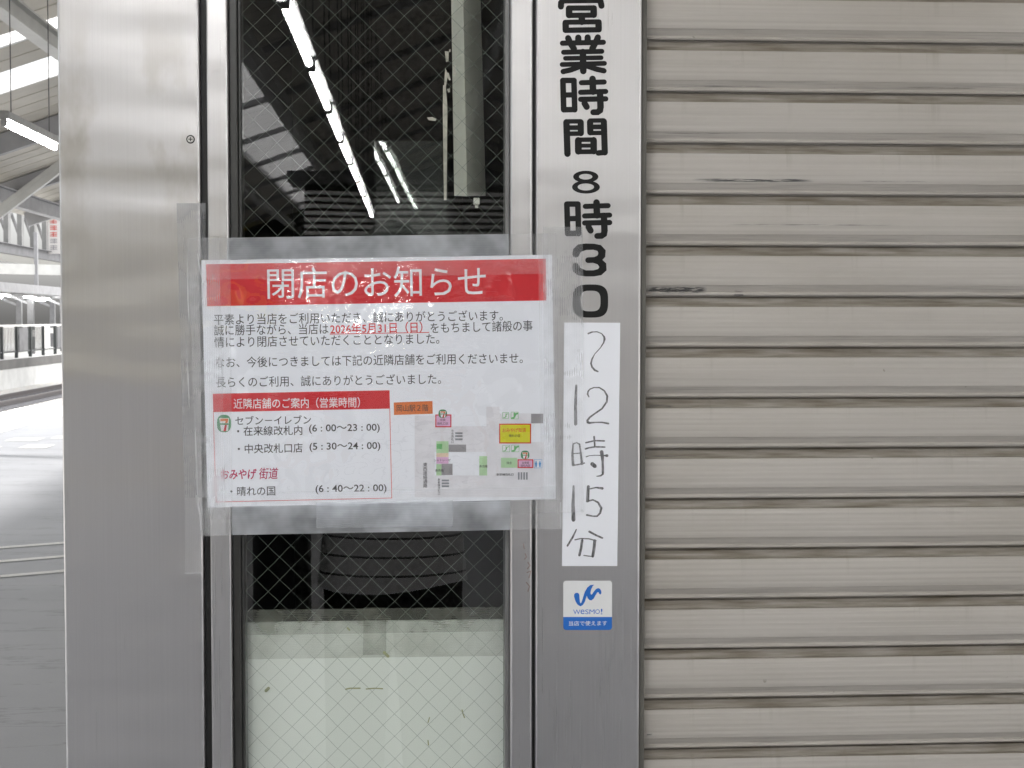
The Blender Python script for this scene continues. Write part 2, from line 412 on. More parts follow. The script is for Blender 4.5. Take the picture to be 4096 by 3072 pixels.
for (x0, x1, y0, y1) in ((-4.75, -4.42, 16.7, 17.2), (-5.2, -4.8, 17.8, 18.3), (-4.72, -4.35, 18.2, 18.6), (-5.35, -5.0, 16.5, 17.0)):
    q = MB(); q.quad((x0, y0, .004), (x1, y0, .004), (x1, y1, .004), (x0, y1, .004))
    o = q.build('boarding_mark', M['white_paint']); o['kind'] = 'structure'
g = MB(); g.box(-26, -15.4, 20, 140, -1.118, -.02)
struct(g.build('far_platform', M['concrete']))
g = MB(); g.box(-15.6, -15.385, 20, 140, -.36, -.018)
struct(g.build('far_platform_edge', M['concrete_dark']))

# ------------------------------------------------------------------ track
def track(xc, label):
    t = thing('railway_track', label, 'railway track', (xc, 45, -1.11))
    for s in (-.535, .535):
        r = MB(); r.box(xc + s - .035, xc + s + .035, 15, 120, -.99, -.93); r.box(xc + s - .06, xc + s + .06, 15, 120, -1.08, -1.06); r.box(xc + s - .01, xc + s + .01, 15, 120, -1.06, -.99)
        r.build('rail', M['rail_steel'], t)
    sp = MB(); sp.box(xc - 1.1, xc + 1.1, 38.9, 39.12, -1.13, -1.08)
    s0 = sp.build('sleeper', M['sleeper'], t, bevel=.015)
    for k in range(1, 55):
        c = s0.copy(); COL.objects.link(c); c.parent = t; c.location = Vector(s0.location) + Vector((0, .62 * k, 0))
track(-12.95, 'steel railway track with pale sleepers beside the far platform')

# ------------------------------------------------------------------ station roof over this platform
RX, RZ, SL = 1.0, 5.32, .345
def roofz(x): return RZ - SL * abs(x - RX)
roof = thing('station_roof', 'cream corrugated platform roof on grey steel beams above the asphalt', 'platform roof', (0, 0, 5))
SKY_Y = ((12.1, 12.8), (10.75, 11.25), (3.0, 3.6))
def in_sky(y): return any(a - .001 <= y < b for a, b in SKY_Y)
dk = MB(); YA, YB, ST = -34.0, 22.0, .40
y = YA; k = 0
strips = []
while y < YB: strips.append((y, min(y + ST, YB))); y += ST
eave = -5.62
for (a, b_) in strips:
    yc = (a + b_) / 2
    for side in (-1, 1):
        xs = [RX, RX - 6.62] if side < 0 else [RX, RX + 6.6]
        segs = [(xs[0], xs[1])]
        if side < 0:
            if any(s0 < yc < s1 for s0, s1 in SKY_Y): segs = [(RX, -2.2)]
            elif yc < -1.6: segs = [(RX, -1.72), (-2.62, xs[1])]
        for (p, q_) in segs:
            g0, g1 = a + .02, b_ - .02
            z = lambda xx: roofz(xx)
            dk.quad((p, g0, z(p)), (q_, g0, z(q_)), (q_, g1, z(q_)), (p, g1, z(p)))
            for (u0, u1) in ((a, g0), (g1, b_)):
                h0, h1 = (.075, 0) if u0 == a else (0, .075)
                dk.quad((p, u0, z(p) + h0), (q_, u0, z(q_) + h0), (q_, u1, z(q_) + h1), (p, u1, z(p) + h1))
# a second skin above keeps daylight from leaking through the laps
for side in (-1, 1):
    x1 = RX + side * 6.6
    def top(p, q_, y0, y1): dk.quad((p, y0, roofz(p) + .1), (q_, y0, roofz(q_) + .1), (q_, y1, roofz(q_) + .1), (p, y1, roofz(p) + .1))
    if side > 0: top(RX, x1, YA, YB)
    else:
        cuts = sorted(SKY_Y); prev = -1.6
        top(RX, -1.72, YA, -1.6); top(-2.62, x1, YA, -1.6)
        for a, b_ in cuts: top(RX, x1, prev, a); top(RX, -2.2, a, b_); prev = b_
        top(RX, x1, prev, YB)
dk.build('roof_deck', M['deck'], roof)
for a, b_ in SKY_Y:
    q = MB(); n = 6
    for i in range(n):
        u0, u1 = a + (b_ - a) * i / n, a + (b_ - a) * (i + 1) / n; h = .02 * (i % 2)
        q.quad((-2.2, u0, roofz(-2.2) + h), (eave, u0, roofz(eave) + h), (eave, u1, roofz(eave) + .02 - h), (-2.2, u1, roofz(-2.2) + .02 - h))
    q.build('skylight', M['skylight'], roof)
q = MB()
y = YA
while y < -1.7:
    q.quad((-1.72, y, roofz(-1.72)), (-2.62, y, roofz(-2.62)), (-2.62, y + .38, roofz(-2.62)), (-1.72, y + .38, roofz(-1.72)))
    q.quad((-1.72, y + .38, roofz(-1.72)), (-2.62, y + .38, roofz(-2.62)), (-2.62, y + .40, roofz(-2.62)), (-1.72, y + .40, roofz(-1.72)), 1); y += .4
q.build('skylight', [M['skylight_strip'], M['beam']], roof)
def ibeam(mb, a, b, w, h, t=.018):
    a = Vector(a); b = Vector(b); u = Vector((0, 0, 1))
    mb.bar(a + u * (h / 2 - t / 2), b + u * (h / 2 - t / 2), w, t); mb.bar(a - u * (h / 2 - t / 2), b - u * (h / 2 - t / 2), w, t); mb.bar(a, b, t, h - 2 * t)
for (bx, bz, h) in ((-2.78, 3.68, .15), (-4.9, 3.02, .2), (-1.6, 4.16, .26), (1.0, 5.05, .26), (3.8, 4.1, .24), (6.6, 3.15, .2)):
    m_ = MB(); ibeam(m_, (bx, YA, bz), (bx, YB, bz), .12, h); m_.build('longitudinal_beam', M['beam_light'] if bx > -3 else M['beam'], roof)
for yy in [-31.9 + 2.9 * k for k in range(19)]:
    if -1.4 < yy < 2.9 or 8 < yy < 12: continue
    m_ = MB()
    for s in (-1, 1):
        x1 = RX + s * 6.5
        hh = .2 if yy > 0 else .07; m_.bar((RX, yy, roofz(RX) - .02 - hh / 2), (x1, yy, roofz(x1) - .02 - hh / 2), .1 if yy > 0 else .07, hh)
    m_.build('rafter', M['beam'], roof)
m_ = MB()
m_.loft([[(RX - 6.5, yy, 2.9), (RX + 6.5, yy, 2.9), (RX + 6.5, yy, roofz(RX + 6.5) - .02), (RX, yy, RZ - .02), (RX - 6.5, yy, roofz(RX - 6.5) - .02)] for yy in (YA + .2, YA + .35)])
m_.build('sky_block_gable', M['concrete_dark2'], roof)  # unseen dark gable end added to keep bright sky out of the reflections
# columns with raking braces along the left edge
def column(xc, yc, label):
    t = thing('roof_column', label, 'column', (xc, yc, 0))
    m_ = MB(); m_.tube([(xc, yc, .012), (xc, yc, roofz(xc) - .2)], .11, 16); m_.build('shaft', M['beam_light'], t, smooth=True)
    m_ = MB(); m_.tube([(xc, yc, .002), (xc, yc, .06)], .2, 16); m_.build('base', M['beam'], t)
    m_ = MB(); m_.bar((xc, yc, 2.25), (xc + 1.55, yc + .2, roofz(xc + 1.55) - .16), .14, .12); m_.bar((xc + .03, yc - .071, 2.30), (xc + 1.55, yc + .129, roofz(xc + 1.55) - .12), .02, .04)
    m_.build('brace', M['beam_light'], t)
    return t
c0 = column(-5.42, 16.0, 'round pale roof column with a raking brace under the cream roof')
for yy in (-6, -12, -18, -24): dup(c0, (0, yy - 16.0, 0), 'round roof column along the platform edge behind the photographer')['group'] = 'roof columns behind the photographer'

# ------------------------------------------------------------------ fluorescent lamps
def lamp(x, y0, z, ln, label, group=None, batten=.07):
    t = thing('fluorescent_lamp', label, 'lamp', (x, y0, z), group)
    m_ = MB(); m_.tube([(x, y0 + .03, z), (x, y0 + ln - .03, z)], .016, 12); m_.build('tube', M['tube'], t, smooth=True)
    m_ = MB(); m_.box(x - batten / 2, x + batten / 2, y0, y0 + ln, z + .03, z + .085)
    for yy in (y0, y0 + ln - .03): m_.box(x - .02, x + .02, yy, yy + .028, z - .02, z + .03)
    m_.build('fixture', M['batten'], t, bevel=.006)
    for yy in (y0 + .2, y0 + ln - .2): m_ = MB(); m_.bar((x, yy, z + .085), (x, yy, roofz(x) - .02), .006); m_.build('hanger', M['dark_steel'], t)
    return t
l0 = lamp(-2.72, 8.53, 2.845, 1.48, 'long white fluorescent lamp hanging under the roof, left of the steel column')
LZ = 2.62
G = 'lamps of the row mirrored in the window'
r0 = lamp(-.44, -3.30, LZ, 1.28, 'white fluorescent lamp of the straight row mirrored in the dark wired window', G)
for k in range(1, 9): dup(r0, (0, -1.335 * k, 0))
dup(r0, (0, 1.335, 0))
for k in range(10, 20, 2): dup(r0, (.0, -1.335 * k, .05))
l2 = lamp(3.6, -4.0, 2.75, 1.25, 'white fluorescent lamp of the row over the shop front behind the photographer', 'lamps over the shop front')
for k in range(1, 7): dup(l2, (0, -2.4 * k, 0))
# ------------------------------------------------------------------ far side of the tracks
def fence(x0, ya, yb, label, z0=0.0, top=1.28):
    t = thing('platform_fence', label, 'fence', (x0, ya, z0))
    m_ = MB(); m_.bar((x0, ya, z0 + top), (x0, yb, z0 + top), .06, .08); m_.build('top_rail', M['sign_white'], t)
    m_ = MB(); m_.bar((x0, ya, z0 + .24), (x0, yb, z0 + .24), .04, .06); m_.build('lower_rail', M['fence'], t)
    pst = MB(); pst.box(x0 - .06, x0 + .06, ya, ya + .12, z0 - .02, z0 + top - .04); p0 = pst.build('post', M['fence'], t)
    n = int((yb - ya) / 2.2)
    for k in range(1, n + 1):
        c = p0.copy(); COL.objects.link(c); c.parent = t; c.location = Vector(p0.location) + Vector((0, 2.2 * k, 0))
    pk = None; y = ya + .2
    while y < yb:
        if (int((y - ya) / 2.2) % 4) != 1 and int((y - ya) * 100) % 220 > 14:
            if pk is None:
                q = MB(); q.box(x0 - .012, x0 + .012, y, y + .06, z0 + .2, z0 + top - .06); pk = q.build('picket', M['fence'], t); yk = y
            else:
                c = pk.copy(); COL.objects.link(c); c.parent = t; c.location = Vector(pk.location) + Vector((0, y - yk, 0))
        y += .22
    for k in range(0, n, 3):
        pn = MB(); pn.box(x0 + .02, x0 + .05, ya + 2.2 * k + .3, ya + 2.2 * k + 1.7, z0 + .25, z0 + top - .1)
        pn.build('solid_panel', M['far_grey'], t)
fence(-16.0, 54, 76, 'dark picket fence with pale top rail on the far platform')
def far_col(x, y, label):
    t = thing('canopy_column', label, 'column', (x, y, 0))
    m_ = MB(); m_.box(x - .13, x + .13, y - .13, y + .13, -.02, 2.62); m_.build('shaft', M['far_grey'], t)
    m_ = MB(); m_.box(x - .135, x + .135, y - .135, y + .135, .75, 1.05); m_.build('band', M['sign_white'], t)
    m_ = MB(); m_.bar((x, y, 2.2), (x - 1.0, y, 2.62), .1); m_.build('bracket', M['beam'], t)
    return t
c1 = far_col(-17.2, 67.9, 'square grey canopy column rising behind the far fence')
for k, (dx, dy) in enumerate(((-.4, -6.5), (0, 6.3), (.4, 12), (-2.5, 3.5), (-2.8, 9), (-3, 17))):
    dup(c1, (dx, dy, 0))
for o in list(COL.objects):
    if o.name.startswith('canopy_column'): o['group'] = 'canopy columns on the far platform'; o['label'] = 'square grey canopy column standing behind the far platform fence'
cn = thing('far_canopy', 'pale flat canopy over the far platform with fascia', 'platform roof', (-19, 60, 2.7))
m_ = MB(); m_.box(-20.5, -15.7, 42, 82, 2.74, 2.82); m_.build('roof_slab', M['beam_light'], cn)
m_ = MB(); m_.box(-15.69, -15.6, 42, 82, 2.58, 2.94); m_.build('fascia', M['beam'], cn)
for k in range(8):
    m_ = MB(); m_.box(-20.5, -15.71, 44 + 5 * k, 44.15 + 5 * k, 2.58, 2.738); m_.build('rafter', M['beam'], cn)
fl = None
for k, (x, y) in enumerate(((-16.6, 60), (-17.0, 66), (-17.8, 72), (-18.5, 66), (-16.4, 70.5), (-19, 76))):
    t = thing('canopy_lamp', 'small white fluorescent lamp under the far canopy', 'lamp', (x, y, 2.5), 'lamps under the far canopy')
    m_ = MB(); m_.tube([(x, y, 2.5), (x, y + 2.0, 2.5)], .03, 8); m_.build('tube', M['tube'], t)
    m_ = MB(); m_.box(x - .06, x + .06, y, y + 2.0, 2.535, 2.6); m_.build('fixture', M['batten'], t)
# raised walkway between the tracks and the near roof
wk = thing('raised_walkway', 'grey raised walkway with posts and diagonal braces above the tracks', 'footbridge', (-12, 50, 3.5))
WX = -12.0
m_ = MB(); ibeam(m_, (WX, 36, 3.62), (WX, 62, 3.62), .24, .3); m_.build('bottom_girder', M['far_grey'], wk)
m_ = MB(); m_.box(WX - 2.0, WX - .13, 36, 62, 3.5, 3.58); m_.build('walkway_floor', M['beam_light'], wk)
m_ = MB(); m_.bar((WX, 36, 4.92), (WX, 56.5, 4.92), .18, .16); m_.build('top_rail', M['far_post'], wk)
for k in range(14):
    m_ = MB(); yy = 36.4 + 1.55 * k; m_.box(WX - .07, WX + .07, yy - .15, yy + .15, 3.77, 4.84); m_.build('post', M['far_post'], wk)
for k in range(0, 13):
    m_ = MB(); yy = 36.4 + 1.55 * k; m_.bar((WX - .3, yy + .1, 4.75), (WX - .3, yy + 1.45, 3.85), .05, .12); m_.build('brace', M['far_grey'], wk)
m_ = MB(); m_.bar((WX, 57.5, 3.45), (WX, 61.5, 2.2), .18, .2); m_.build('stair_stringer', M['far_post'], wk)
for yy in (38, 60): 
    m_ = MB(); m_.box(WX - 1.2, WX - .9, yy, yy + .3, -1.1, 3.5); m_.build('pier', M['beam_light'], wk)
sg = thing('hanging_sign', 'tall white sign with faded red characters beside the steel panel', 'sign', (-11.6, 49.2, 3.7))
m_ = MB(); m_.box(-12.1, -11.4, 49.15, 49.22, 3.68, 4.92); m_.build('board', M['sign_white'], sg)
for k in range(5):
    m_ = MB(); zc = 4.74 - .215 * k
    for j in range(3): m_.box(-11.92, -11.70, 49.14, 49.149, zc - .06 + .055 * j, zc - .038 + .055 * j)
    m_.box(-11.83 + .03 * (k % 2), -11.805 + .03 * (k % 2), 49.134, 49.139, zc - .075, zc + .085)
    m_.build('character', M['sign_red'] if k < 3 else M['ink_grey_dark'], sg)
for xx in (-12.0, -11.5): m_ = MB(); m_.bar((xx, 49.18, 4.92), (xx, 49.18, 5.3), .03); m_.build('hanger', M['dark_steel'], sg)
gt = thing('cable_gantry', 'grey box beam gantry with dark bracket under the raised walkway', 'gantry', (-9.5, 34, 2.8))
m_ = MB(); m_.bar((-10.6, 33.9, 2.72), (-8.35, 35.6, 2.72), .2, .24); m_.build('beam', M['beam_light'], gt)
m_ = MB(); m_.box(-8.45, -8.2, 35.4, 35.7, 2.56, 2.9); m_.build('end_bracket', M['dark_steel'], gt)
m_ = MB(); m_.box(-9.0, -8.92, 35.0, 35.1, 2.35, 3.6); m_.build('hanger_rod', M['beam'], gt)
m_ = MB(); m_.box(-10.7, -10.4, 33.7, 34.0, -1.1, 2.6); m_.build('mast', M['beam_light'], gt)
bl = thing('notice_board', 'small cream board hanging above the raised walkway', 'sign', (-11.5, 47.5, 5.0))
m_ = MB(); m_.box(-11.75, -11.35, 46.6, 46.65, 4.85, 5.3); m_.build('board', M['sign_white'], bl); m_ = MB(); m_.bar((-11.55, 46.62, 5.3), (-11.55, 46.62, 5.8), .03); m_.build('hanger', M['dark_steel'], bl)
# hall end across the platform behind the photographer (louvres seen mirrored, dark blocks added unseen)
hb = thing('louvred_screen', 'white overhead louvred screen between the platform roof beams behind the photographer', 'louvred screen', (1.5, -14.2, 2.1))
m_ = MB(); m_.box(-1.15, 4.2, -14.5, -14.3, 2.08, 2.95); m_.build('backing', M['siding_dark'], hb)
m_ = MB(); z = 2.1
while z < 2.9: m_.box(-1.15, 4.2, -14.299, -14.2, z, z + .034); z += .068
m_.build('louvres', M['siding'], hb)
m_ = MB(); m_.box(-1.3, 4.4, -14.7, -13.9, 2.951, 3.06); m_.build('top_beam', M['dark_steel'], hb)
for xx in (1.6, 4.1):
    m_ = MB(); m_.box(xx, xx + .12, -14.62, -14.5, 0, 4.2); m_.build('post', M['beam'], hb)
yb = thing('reflection_building', 'made-up low dark building with a yellow fascia, added for its reflection in the steel', 'building', (-4, -35, 0))  # unseen, added to give the steel panel a dark and a yellow reflection
m_ = MB(); m_.box(-12, -3.3, -37, -33, 0, 2.2); m_.build('wall', M['concrete_dark2'], yb)
m_ = MB(); m_.box(-12.1, -3.2, -37.1, -32.8, 2.201, 2.95); m_.build('fascia', M['yellow'], yb)
for k in range(3):
    m_ = MB(); m_.box(-11.5 + 2.8 * k, -9.4 + 2.8 * k, -32.995, -32.95, .05, 2.1); m_.build('door', M['dark_steel'], yb)
sk = thing('reflection_block', 'unseen dark block added on the right far behind the photographer to bound the mirrored opening', 'shed', (4.5, -30, 0))  # unseen dark mass added to narrow the bright far end mirrored in the film
m_ = MB(); m_.box(1.3, 8.2, -32, -28, 0, 2.7); m_.build('wall', M['concrete_dark2'], sk)
m_ = MB(); m_.box(1.2, 8.3, -32.1, -27.8, 2.701, 2.82); m_.build('roof', M['dark_steel'], sk)
sw_ = thing('reflection_screen', 'unseen low dark screen added along the track to darken the steel reflection', 'wall', (-9.8, -24, -1.1))  # unseen, added to cut low side light from the steel panel's reflection
m_ = MB(); m_.box(-9.85, -9.75, -46, -5, -1.118, 2.1); m_.build('wall', M['concrete_dark2'], sw_)
m_ = MB(); m_.box(-9.9, -9.7, -46, -5, 2.101, 2.17); m_.build('coping', M['beam'], sw_)
# ------------------------------------------------------------------ the kiosk
XL = X(245); XG0 = X(807); XG1 = X(835); XF0 = X(918); XB = X(966)
GY = .022                                     # glass plane
XGR = X(2022); XFR0 = X(2041); XFR1 = X(2131); XS = X(2139); XP0 = X(2142); XP1 = X(2563); XR1 = X(2588)
KH = 2.65; KR = 2.9
K = thing('station_kiosk', 'stainless steel station kiosk with wired window and closed beige shutter', 'kiosk', (0, .5, 0))
m_ = MB(); m_.box(XL, XG0, 0, .05, .012, KH)
pan = m_.build('cladding_panel', M['steel_left'], K, bevel=.0035, seg=3)
sc = P(762, 557, -.0005); m_ = MB(); n = 24
def disc(mb, c, r0, r1, y0, y1, n=24):
    ring = lambda r, y: [(c.x + r * math.cos(2 * math.pi * k / n), y, c.z + r * math.sin(2 * math.pi * k / n)) for k in range(n)]
    mb.loft([ring(r0, y0), ring(r1, y1)])
disc(m_, sc, .0042, .0034, 0.0005, -.0012)
sw = m_.build('screw', M['screw'], pan)
m_ = MB(); disc(m_, sc, .0052, .0050, .0003, -.0004); m_.build('countersink', M['gasket'], pan)
m_ = MB(); m_.box(sc.x - .0024, sc.x + .0024, -.0014, -.0011, sc.z - .0005, sc.z + .0005); m_.box(sc.x - .0005, sc.x + .0005, -.00145, -.00105, sc.z - .0024, sc.z + .0024); m_.build('cross_slot', M['gasket'], pan)
m_ = MB(); m_.box(XG0 + .0003, XG1 - .0003, .012, .05, .012, KH); m_.build('joint_gasket', M['gasket'], K)
# window
WN = bpy.data.objects.new('window', None); COL.objects.link(WN); WN.parent = K; WN.location = (0, -.5, 1.3)
WN.empty_display_size = .05
ZT, ZB_ = 2.45, .35
m_ = MB(); m_.box(XG1, XF0, 0.001, .05, .012, KH); m_.build('frame', M['steel'], WN, bevel=.002)
m_ = MB(); m_.box(XFR0, XFR1, 0.001, .05, .012, KH); m_.build('frame', M['steel'], WN, bevel=.0035, seg=3)
m_ = MB(); m_.box(XF0 + .0002, XFR0 - .0002, 0.002, .05, ZT, KH); m_.build('frame', M['steel'], WN, bevel=.002)
m_ = MB(); m_.box(XF0 + .0002, XFR0 - .0002, 0.002, .05, .012, ZB_); m_.build('frame', M['steel'], WN, bevel=.002)
m_ = MB(); m_.box(XF0 + .0005, XB - .004, .014, .048, ZB_, ZT); m_.box(XB - .004, XB, .018, .048, ZB_, ZT); m_.build('glazing_bead', M['bead'], WN, bevel=.0015)
m_ = MB(); m_.box(XGR, XFR0 - .0003, .010, .048, ZB_, ZT); m_.build('glazing_bead', M['bead_grey'], WN, bevel=.001)
m_ = MB(); m_.box(XB - .002, XGR + .002, GY, GY + .0068, ZB_ - .002, ZT + .002)
gp = m_.build('glass_pane', [M['glass_back'], M['glass']], WN)
for p in gp.data.polygons:
    if p.normal.y < -.9: p.material_index = 1
# wire lattice embedded in the pane
m_ = MB(); wy = GY + .0034
c0_ = P(1571, 111, wy); hs_ = 91.3 * .5 * (1.834 + wy) / F
def lat(sign):
    for k in range(-90, 91):
        # lines z - c = sign*(x - cx) + 2*hs*k, clipped to the pane
        pts = []
        for x in (XB, XGR):
            pts.append((x, c0_.z + sign * (x - c0_.x) + 2 * hs_ * k))
        (xa, za), (xb, zb) = pts
        lo, hi = ZB_, ZT
        def clip(x0, z0, x1, z1):
            t0, t1 = 0.0, 1.0
            dz = z1 - z0
            for bound, sg_ in ((lo, 1), (hi, -1)):
                f0 = sg_ * (z0 - bound); f1 = sg_ * (z1 - bound)
                if f0 < 0 and f1 < 0: return None
                if f0 < 0: t0 = max(t0, f0 / (f0 - f1))
                if f1 < 0: t1 = min(t1, f0 / (f0 - f1))
            if t0 >= t1: return None
            return (x0 + (x1 - x0) * t0, z0 + dz * t0, x0 + (x1 - x0) * t1, z0 + dz * t1)
        r = clip(xa, za, xb, zb)
        if r:
            ns = max(2, int((r[2] - r[0]) / .012)); pa, pb = random.uniform(0, 6.28), random.uniform(0, 6.28)
            wob = lambda u: .00045 * math.sin(u * 21 + pa) + .0003 * math.sin(u * 47 + pb)
            m_.tube([(r[0] + (r[2] - r[0]) * q / ns, wy + .0003 * sign, r[1] + (r[3] - r[1]) * q / ns + wob((r[2] - r[0]) * q / ns * 6)) for q in range(ns + 1)], .00019, 5, caps=False)
lat(1); lat(-1)
m_.build('wire_mesh', M['wire'], WN)
# pilaster between window and shutter
m_ = MB(); m_.box(XP0, XP1, 0, .06, .012, KH); pil = m_.build('pilaster', M['steel'], K, bevel=.0035, seg=3)
m_ = MB(); m_.box(XFR1 + .0002, XP0 - .0002, .008, .05, .012, KH); m_.build('joint_gasket', M['gasket'], K)
# roller shutter
SHT = bpy.data.objects.new('roller_shutter', None); COL.objects.link(SHT); SHT.parent = K; SHT.location = (0, -.5, 0); SHT.empty_display_size = .05
m_ = MB(); m_.box(XP1 + .0005, XR1, .010, .075, .012, KH); m_.build('guide_rail', M['rail'], SHT, bevel=.002)
prof = [(0, .010), (.026, .010), (.03, .0045), (.10, .0052), (.185, .0038), (.19, -.0008), (.20, -.0015)]
for i in range(1, 24):
    f = .20 + .57 * i / 24
    u = (f - .20) / .57
    prof.append((f, -.0015 - .0012 * math.sin(math.pi * u) + .00012 * math.sin(u * 34)))
prof += [(.77, -.0012), (.782, -.0002), (.90, .0046), (.912, .0046), (.93, .0022), (.955, .0010), (.978, .0022), (.982, .010)]
m_ = MB(); xa, xb = XR1 - .004, KR - .25
NXS = 26; xsl = [xa + (xb - xa) * (i / NXS) ** 1.6 for i in range(NXS + 1)]
zt = Z_JOINT
while zt < KH: zt += PITCH
rows = []
while zt > .02:
    jit = random.uniform(-.0005, .0005); tl_ = random.uniform(-.0007, .0007); ph = random.uniform(0, 6.28); am = random.uniform(.0001, .0005); dz = random.uniform(-.0004, .0004)
    for f, d in prof:
        k = 1 if .02 < f < .98 else 0
        rows.append([(x, SH_Y + d + k * (jit + tl_ * (f - .5) + am * math.sin(9 * x + ph + 2.0 * f)), zt - f * PITCH + k * dz * math.sin(4 * x + ph)) for x in xsl])
    zt -= PITCH
n_ = NXS + 1
m_.add([p for r_ in rows for p in r_], [(a * n_ + c, (a + 1) * n_ + c, (a + 1) * n_ + c + 1, a * n_ + c + 1) for a in range(len(rows) - 1) for c in range(NXS)])
m_.build('shutter_curtain', M['shutter'], SHT)
# shell: side wall, back, right pier, fascia, ceiling, floor
m_ = MB(); m_.box(XL, XL + .03, .0502, 3.0, .012, KH); m_.build('side_wall', M['steel'], K)
m_ = MB(); m_.box(KR - .25, KR, 0, .3, .012, KH); m_.build('pier', M['steel'], K, bevel=.003)
m_ = MB(); m_.box(XL, KR, 2.97, 3.0, .012, KH); m_.box(KR - .03, KR, .3, 2.97, .012, KH); m_.build('back_wall', M['room_grey'], K)
m_ = MB(); m_.box(XL - .02, KR + .02, -.02, 3.02, KH, KH + .35); m_.build('fascia', M['steel'], K, bevel=.004)
m_ = MB(); m_.box(XL + .03, KR - .03, .08, 2.97, .02, .05); m_.box(XL + .03, KR - .03, .08, 2.97, 2.6, 2.64); m_.box(XL + .0301, XL + .04, .06, 2.96, .05, 2.6); m_.box(X(2150), X(2150) + .03, .08, 2.9, .05, 2.6); m_.build('interior', M['room'], K)

# ------------------------------------------------------------------ things behind the glass
IY = .055
bd = MB(); x0, x1 = X(976, IY), XGR + .03; zt = Z(2478, IY)
bd.box(x0, x1, IY, IY + .006, .36, zt)
tag(bd.build('white_board', M['board'], bevel=.001), 'pale greenish white board standing behind the lower window glass', 'board')
T_IN = tape_mat('old_inner_tape', .42, (.42, .42, .37)); T_IN2 = tape_mat('old_inner_tape_faint', .23, (.40, .40, .34))
def pxquad(name, pts, y, mat, parent=None, nx=1, nz=1, wob=0):
    """quad given by four photo points TL TR BR BL lying on the plane y"""
    a, b_, c, d = [P(px, py, y) for px, py in pts]
    m_ = MB(); vs = []
    for j in range(nz + 1):
        for i in range(nx + 1):
            u, v = i / nx, j / nz
            p = (a * (1 - u) + b_ * u) * (1 - v) + (d * (1 - u) + c * u) * v
            if wob: p = p + Vector((0, -abs(math.sin(7 * u + 11 * v) * math.sin(23 * v + 3 * u)) * wob, 0))
            vs.append(p)
    fs = [(j * (nx + 1) + i, (j + 1) * (nx + 1) + i, (j + 1) * (nx + 1) + i + 1, j * (nx + 1) + i + 1) for j in range(nz) for i in range(nx)]
    m_.add(vs, fs); return m_.build(name, mat, parent)
def sheet(name, pts, y, mat, label, cat, group=None, th=.00012, **kw):
    o = pxquad(name, pts, y, mat, **kw); return tag(o, label, cat, group)
sheet('tape_strip', ((976, 2440), (2012, 2428), (2012, 2526), (976, 2542)), IY - .0012, T_IN, 'yellowed tape along the top edge of the white board behind the glass', 'tape')
sheet('tape_strip', ((976, 2543), (2012, 2527), (2012, 2623), (976, 2637)), IY - .0006, T_IN2, 'lower faint yellowed tape across the white board behind the glass', 'tape')
sheet('tape_strip', ((1455, 2430), (1545, 2430), (1545, 2619), (1451, 2621)), IY - .0018, T_IN2, 'short upright yellowed tape at the middle of the white board edge', 'tape')
# marks on the board
m_ = MB()
def stroke(mb, pts, width, y, conv, caps=6):
    q = [P(*conv(p), y) for p in pts]
    w_ = width if isinstance(width, (list, tuple)) else [width] * len(q)
    pts2 = [Vector((p.x, p.z)) for p in q]; hw = [k * .5 * (1.834 + y) / F for k in w_]
    n = len(pts2); left = []; right = []
    for i in range(n):
        d0 = (pts2[i] - pts2[i - 1]).normalized() if i else (pts2[1] - pts2[0]).normalized()
        d1 = (pts2[i + 1] - pts2[i]).normalized() if i < n - 1 else d0
        t = (d0 + d1); t = t.normalized() if t.length > 1e-6 else d0
        nn = Vector((-t.y, t.x)); k = 1 / max(.55, nn.dot(Vector((-d0.y, d0.x))))
        left.append(pts2[i] + nn * hw[i] * k); right.append(pts2[i] - nn * hw[i] * k)
    b = len(mb.v); V = lambda p: Vector((p.x, y, p.y))
    loop = [V(p) for p in right]
    de = (pts2[-1] - pts2[-2]).normalized(); a0 = math.atan2(de.y, de.x)
    for k in range(1, caps): th = a0 - math.pi / 2 + math.pi * k / caps; loop.append(V(pts2[-1] + Vector((math.cos(th), math.sin(th))) * hw[-1]))
    cap_end = len(loop)
    loop2 = [V(p) for p in reversed(left)]
    ds = (pts2[0] - pts2[1]).normalized(); a1 = math.atan2(ds.y, ds.x); cap2 = []
    for k in range(1, caps): th = a1 - math.pi / 2 + math.pi * k / caps; cap2.append(V(pts2[0] + Vector((math.cos(th), math.sin(th))) * hw[0]))
    # body strip
    mb.v += [V(p) for p in right] + [V(p) for p in left]
    for i in range(n - 1): mb.f.append([b + i, b + i + 1, b + n + i + 1, b + n + i]); mb.mi.append(0)
    e0 = len(mb.v); mb.v += loop[n:cap_end]; mb.f.append([b + n - 1] + list(range(e0, e0 + caps - 1)) + [b + 2 * n - 1]); mb.mi.append(0)
    e1 = len(mb.v); mb.v += cap2; mb.f.append([b + n] + list(range(e1, e1 + caps - 1)) + [b]); mb.mi.append(0)
ident = lambda p: p
for pts, wd in ((((1383, 2757), (1400, 2753), (1440, 2753)), 6), (((1465, 2756), (1500, 2753), (1530, 2755)), 5), (((1064, 2763), (1074, 2753)), 12), (((1848, 2840), (1852, 2855), (1858, 2870)), 5), (((1712, 2890), (1718, 2870)), 4), (((1712, 2962), (1714, 2980)), 5), (((1537, 2610), (1552, 2625)), 12), (((1390, 2512), (1398, 2520)), 7)):
    stroke(m_, pts, wd, IY - .0021, ident)
tag(m_.build('dirt_marks', M['stain_green']), 'small olive scratches and specks on the white board', 'stain')
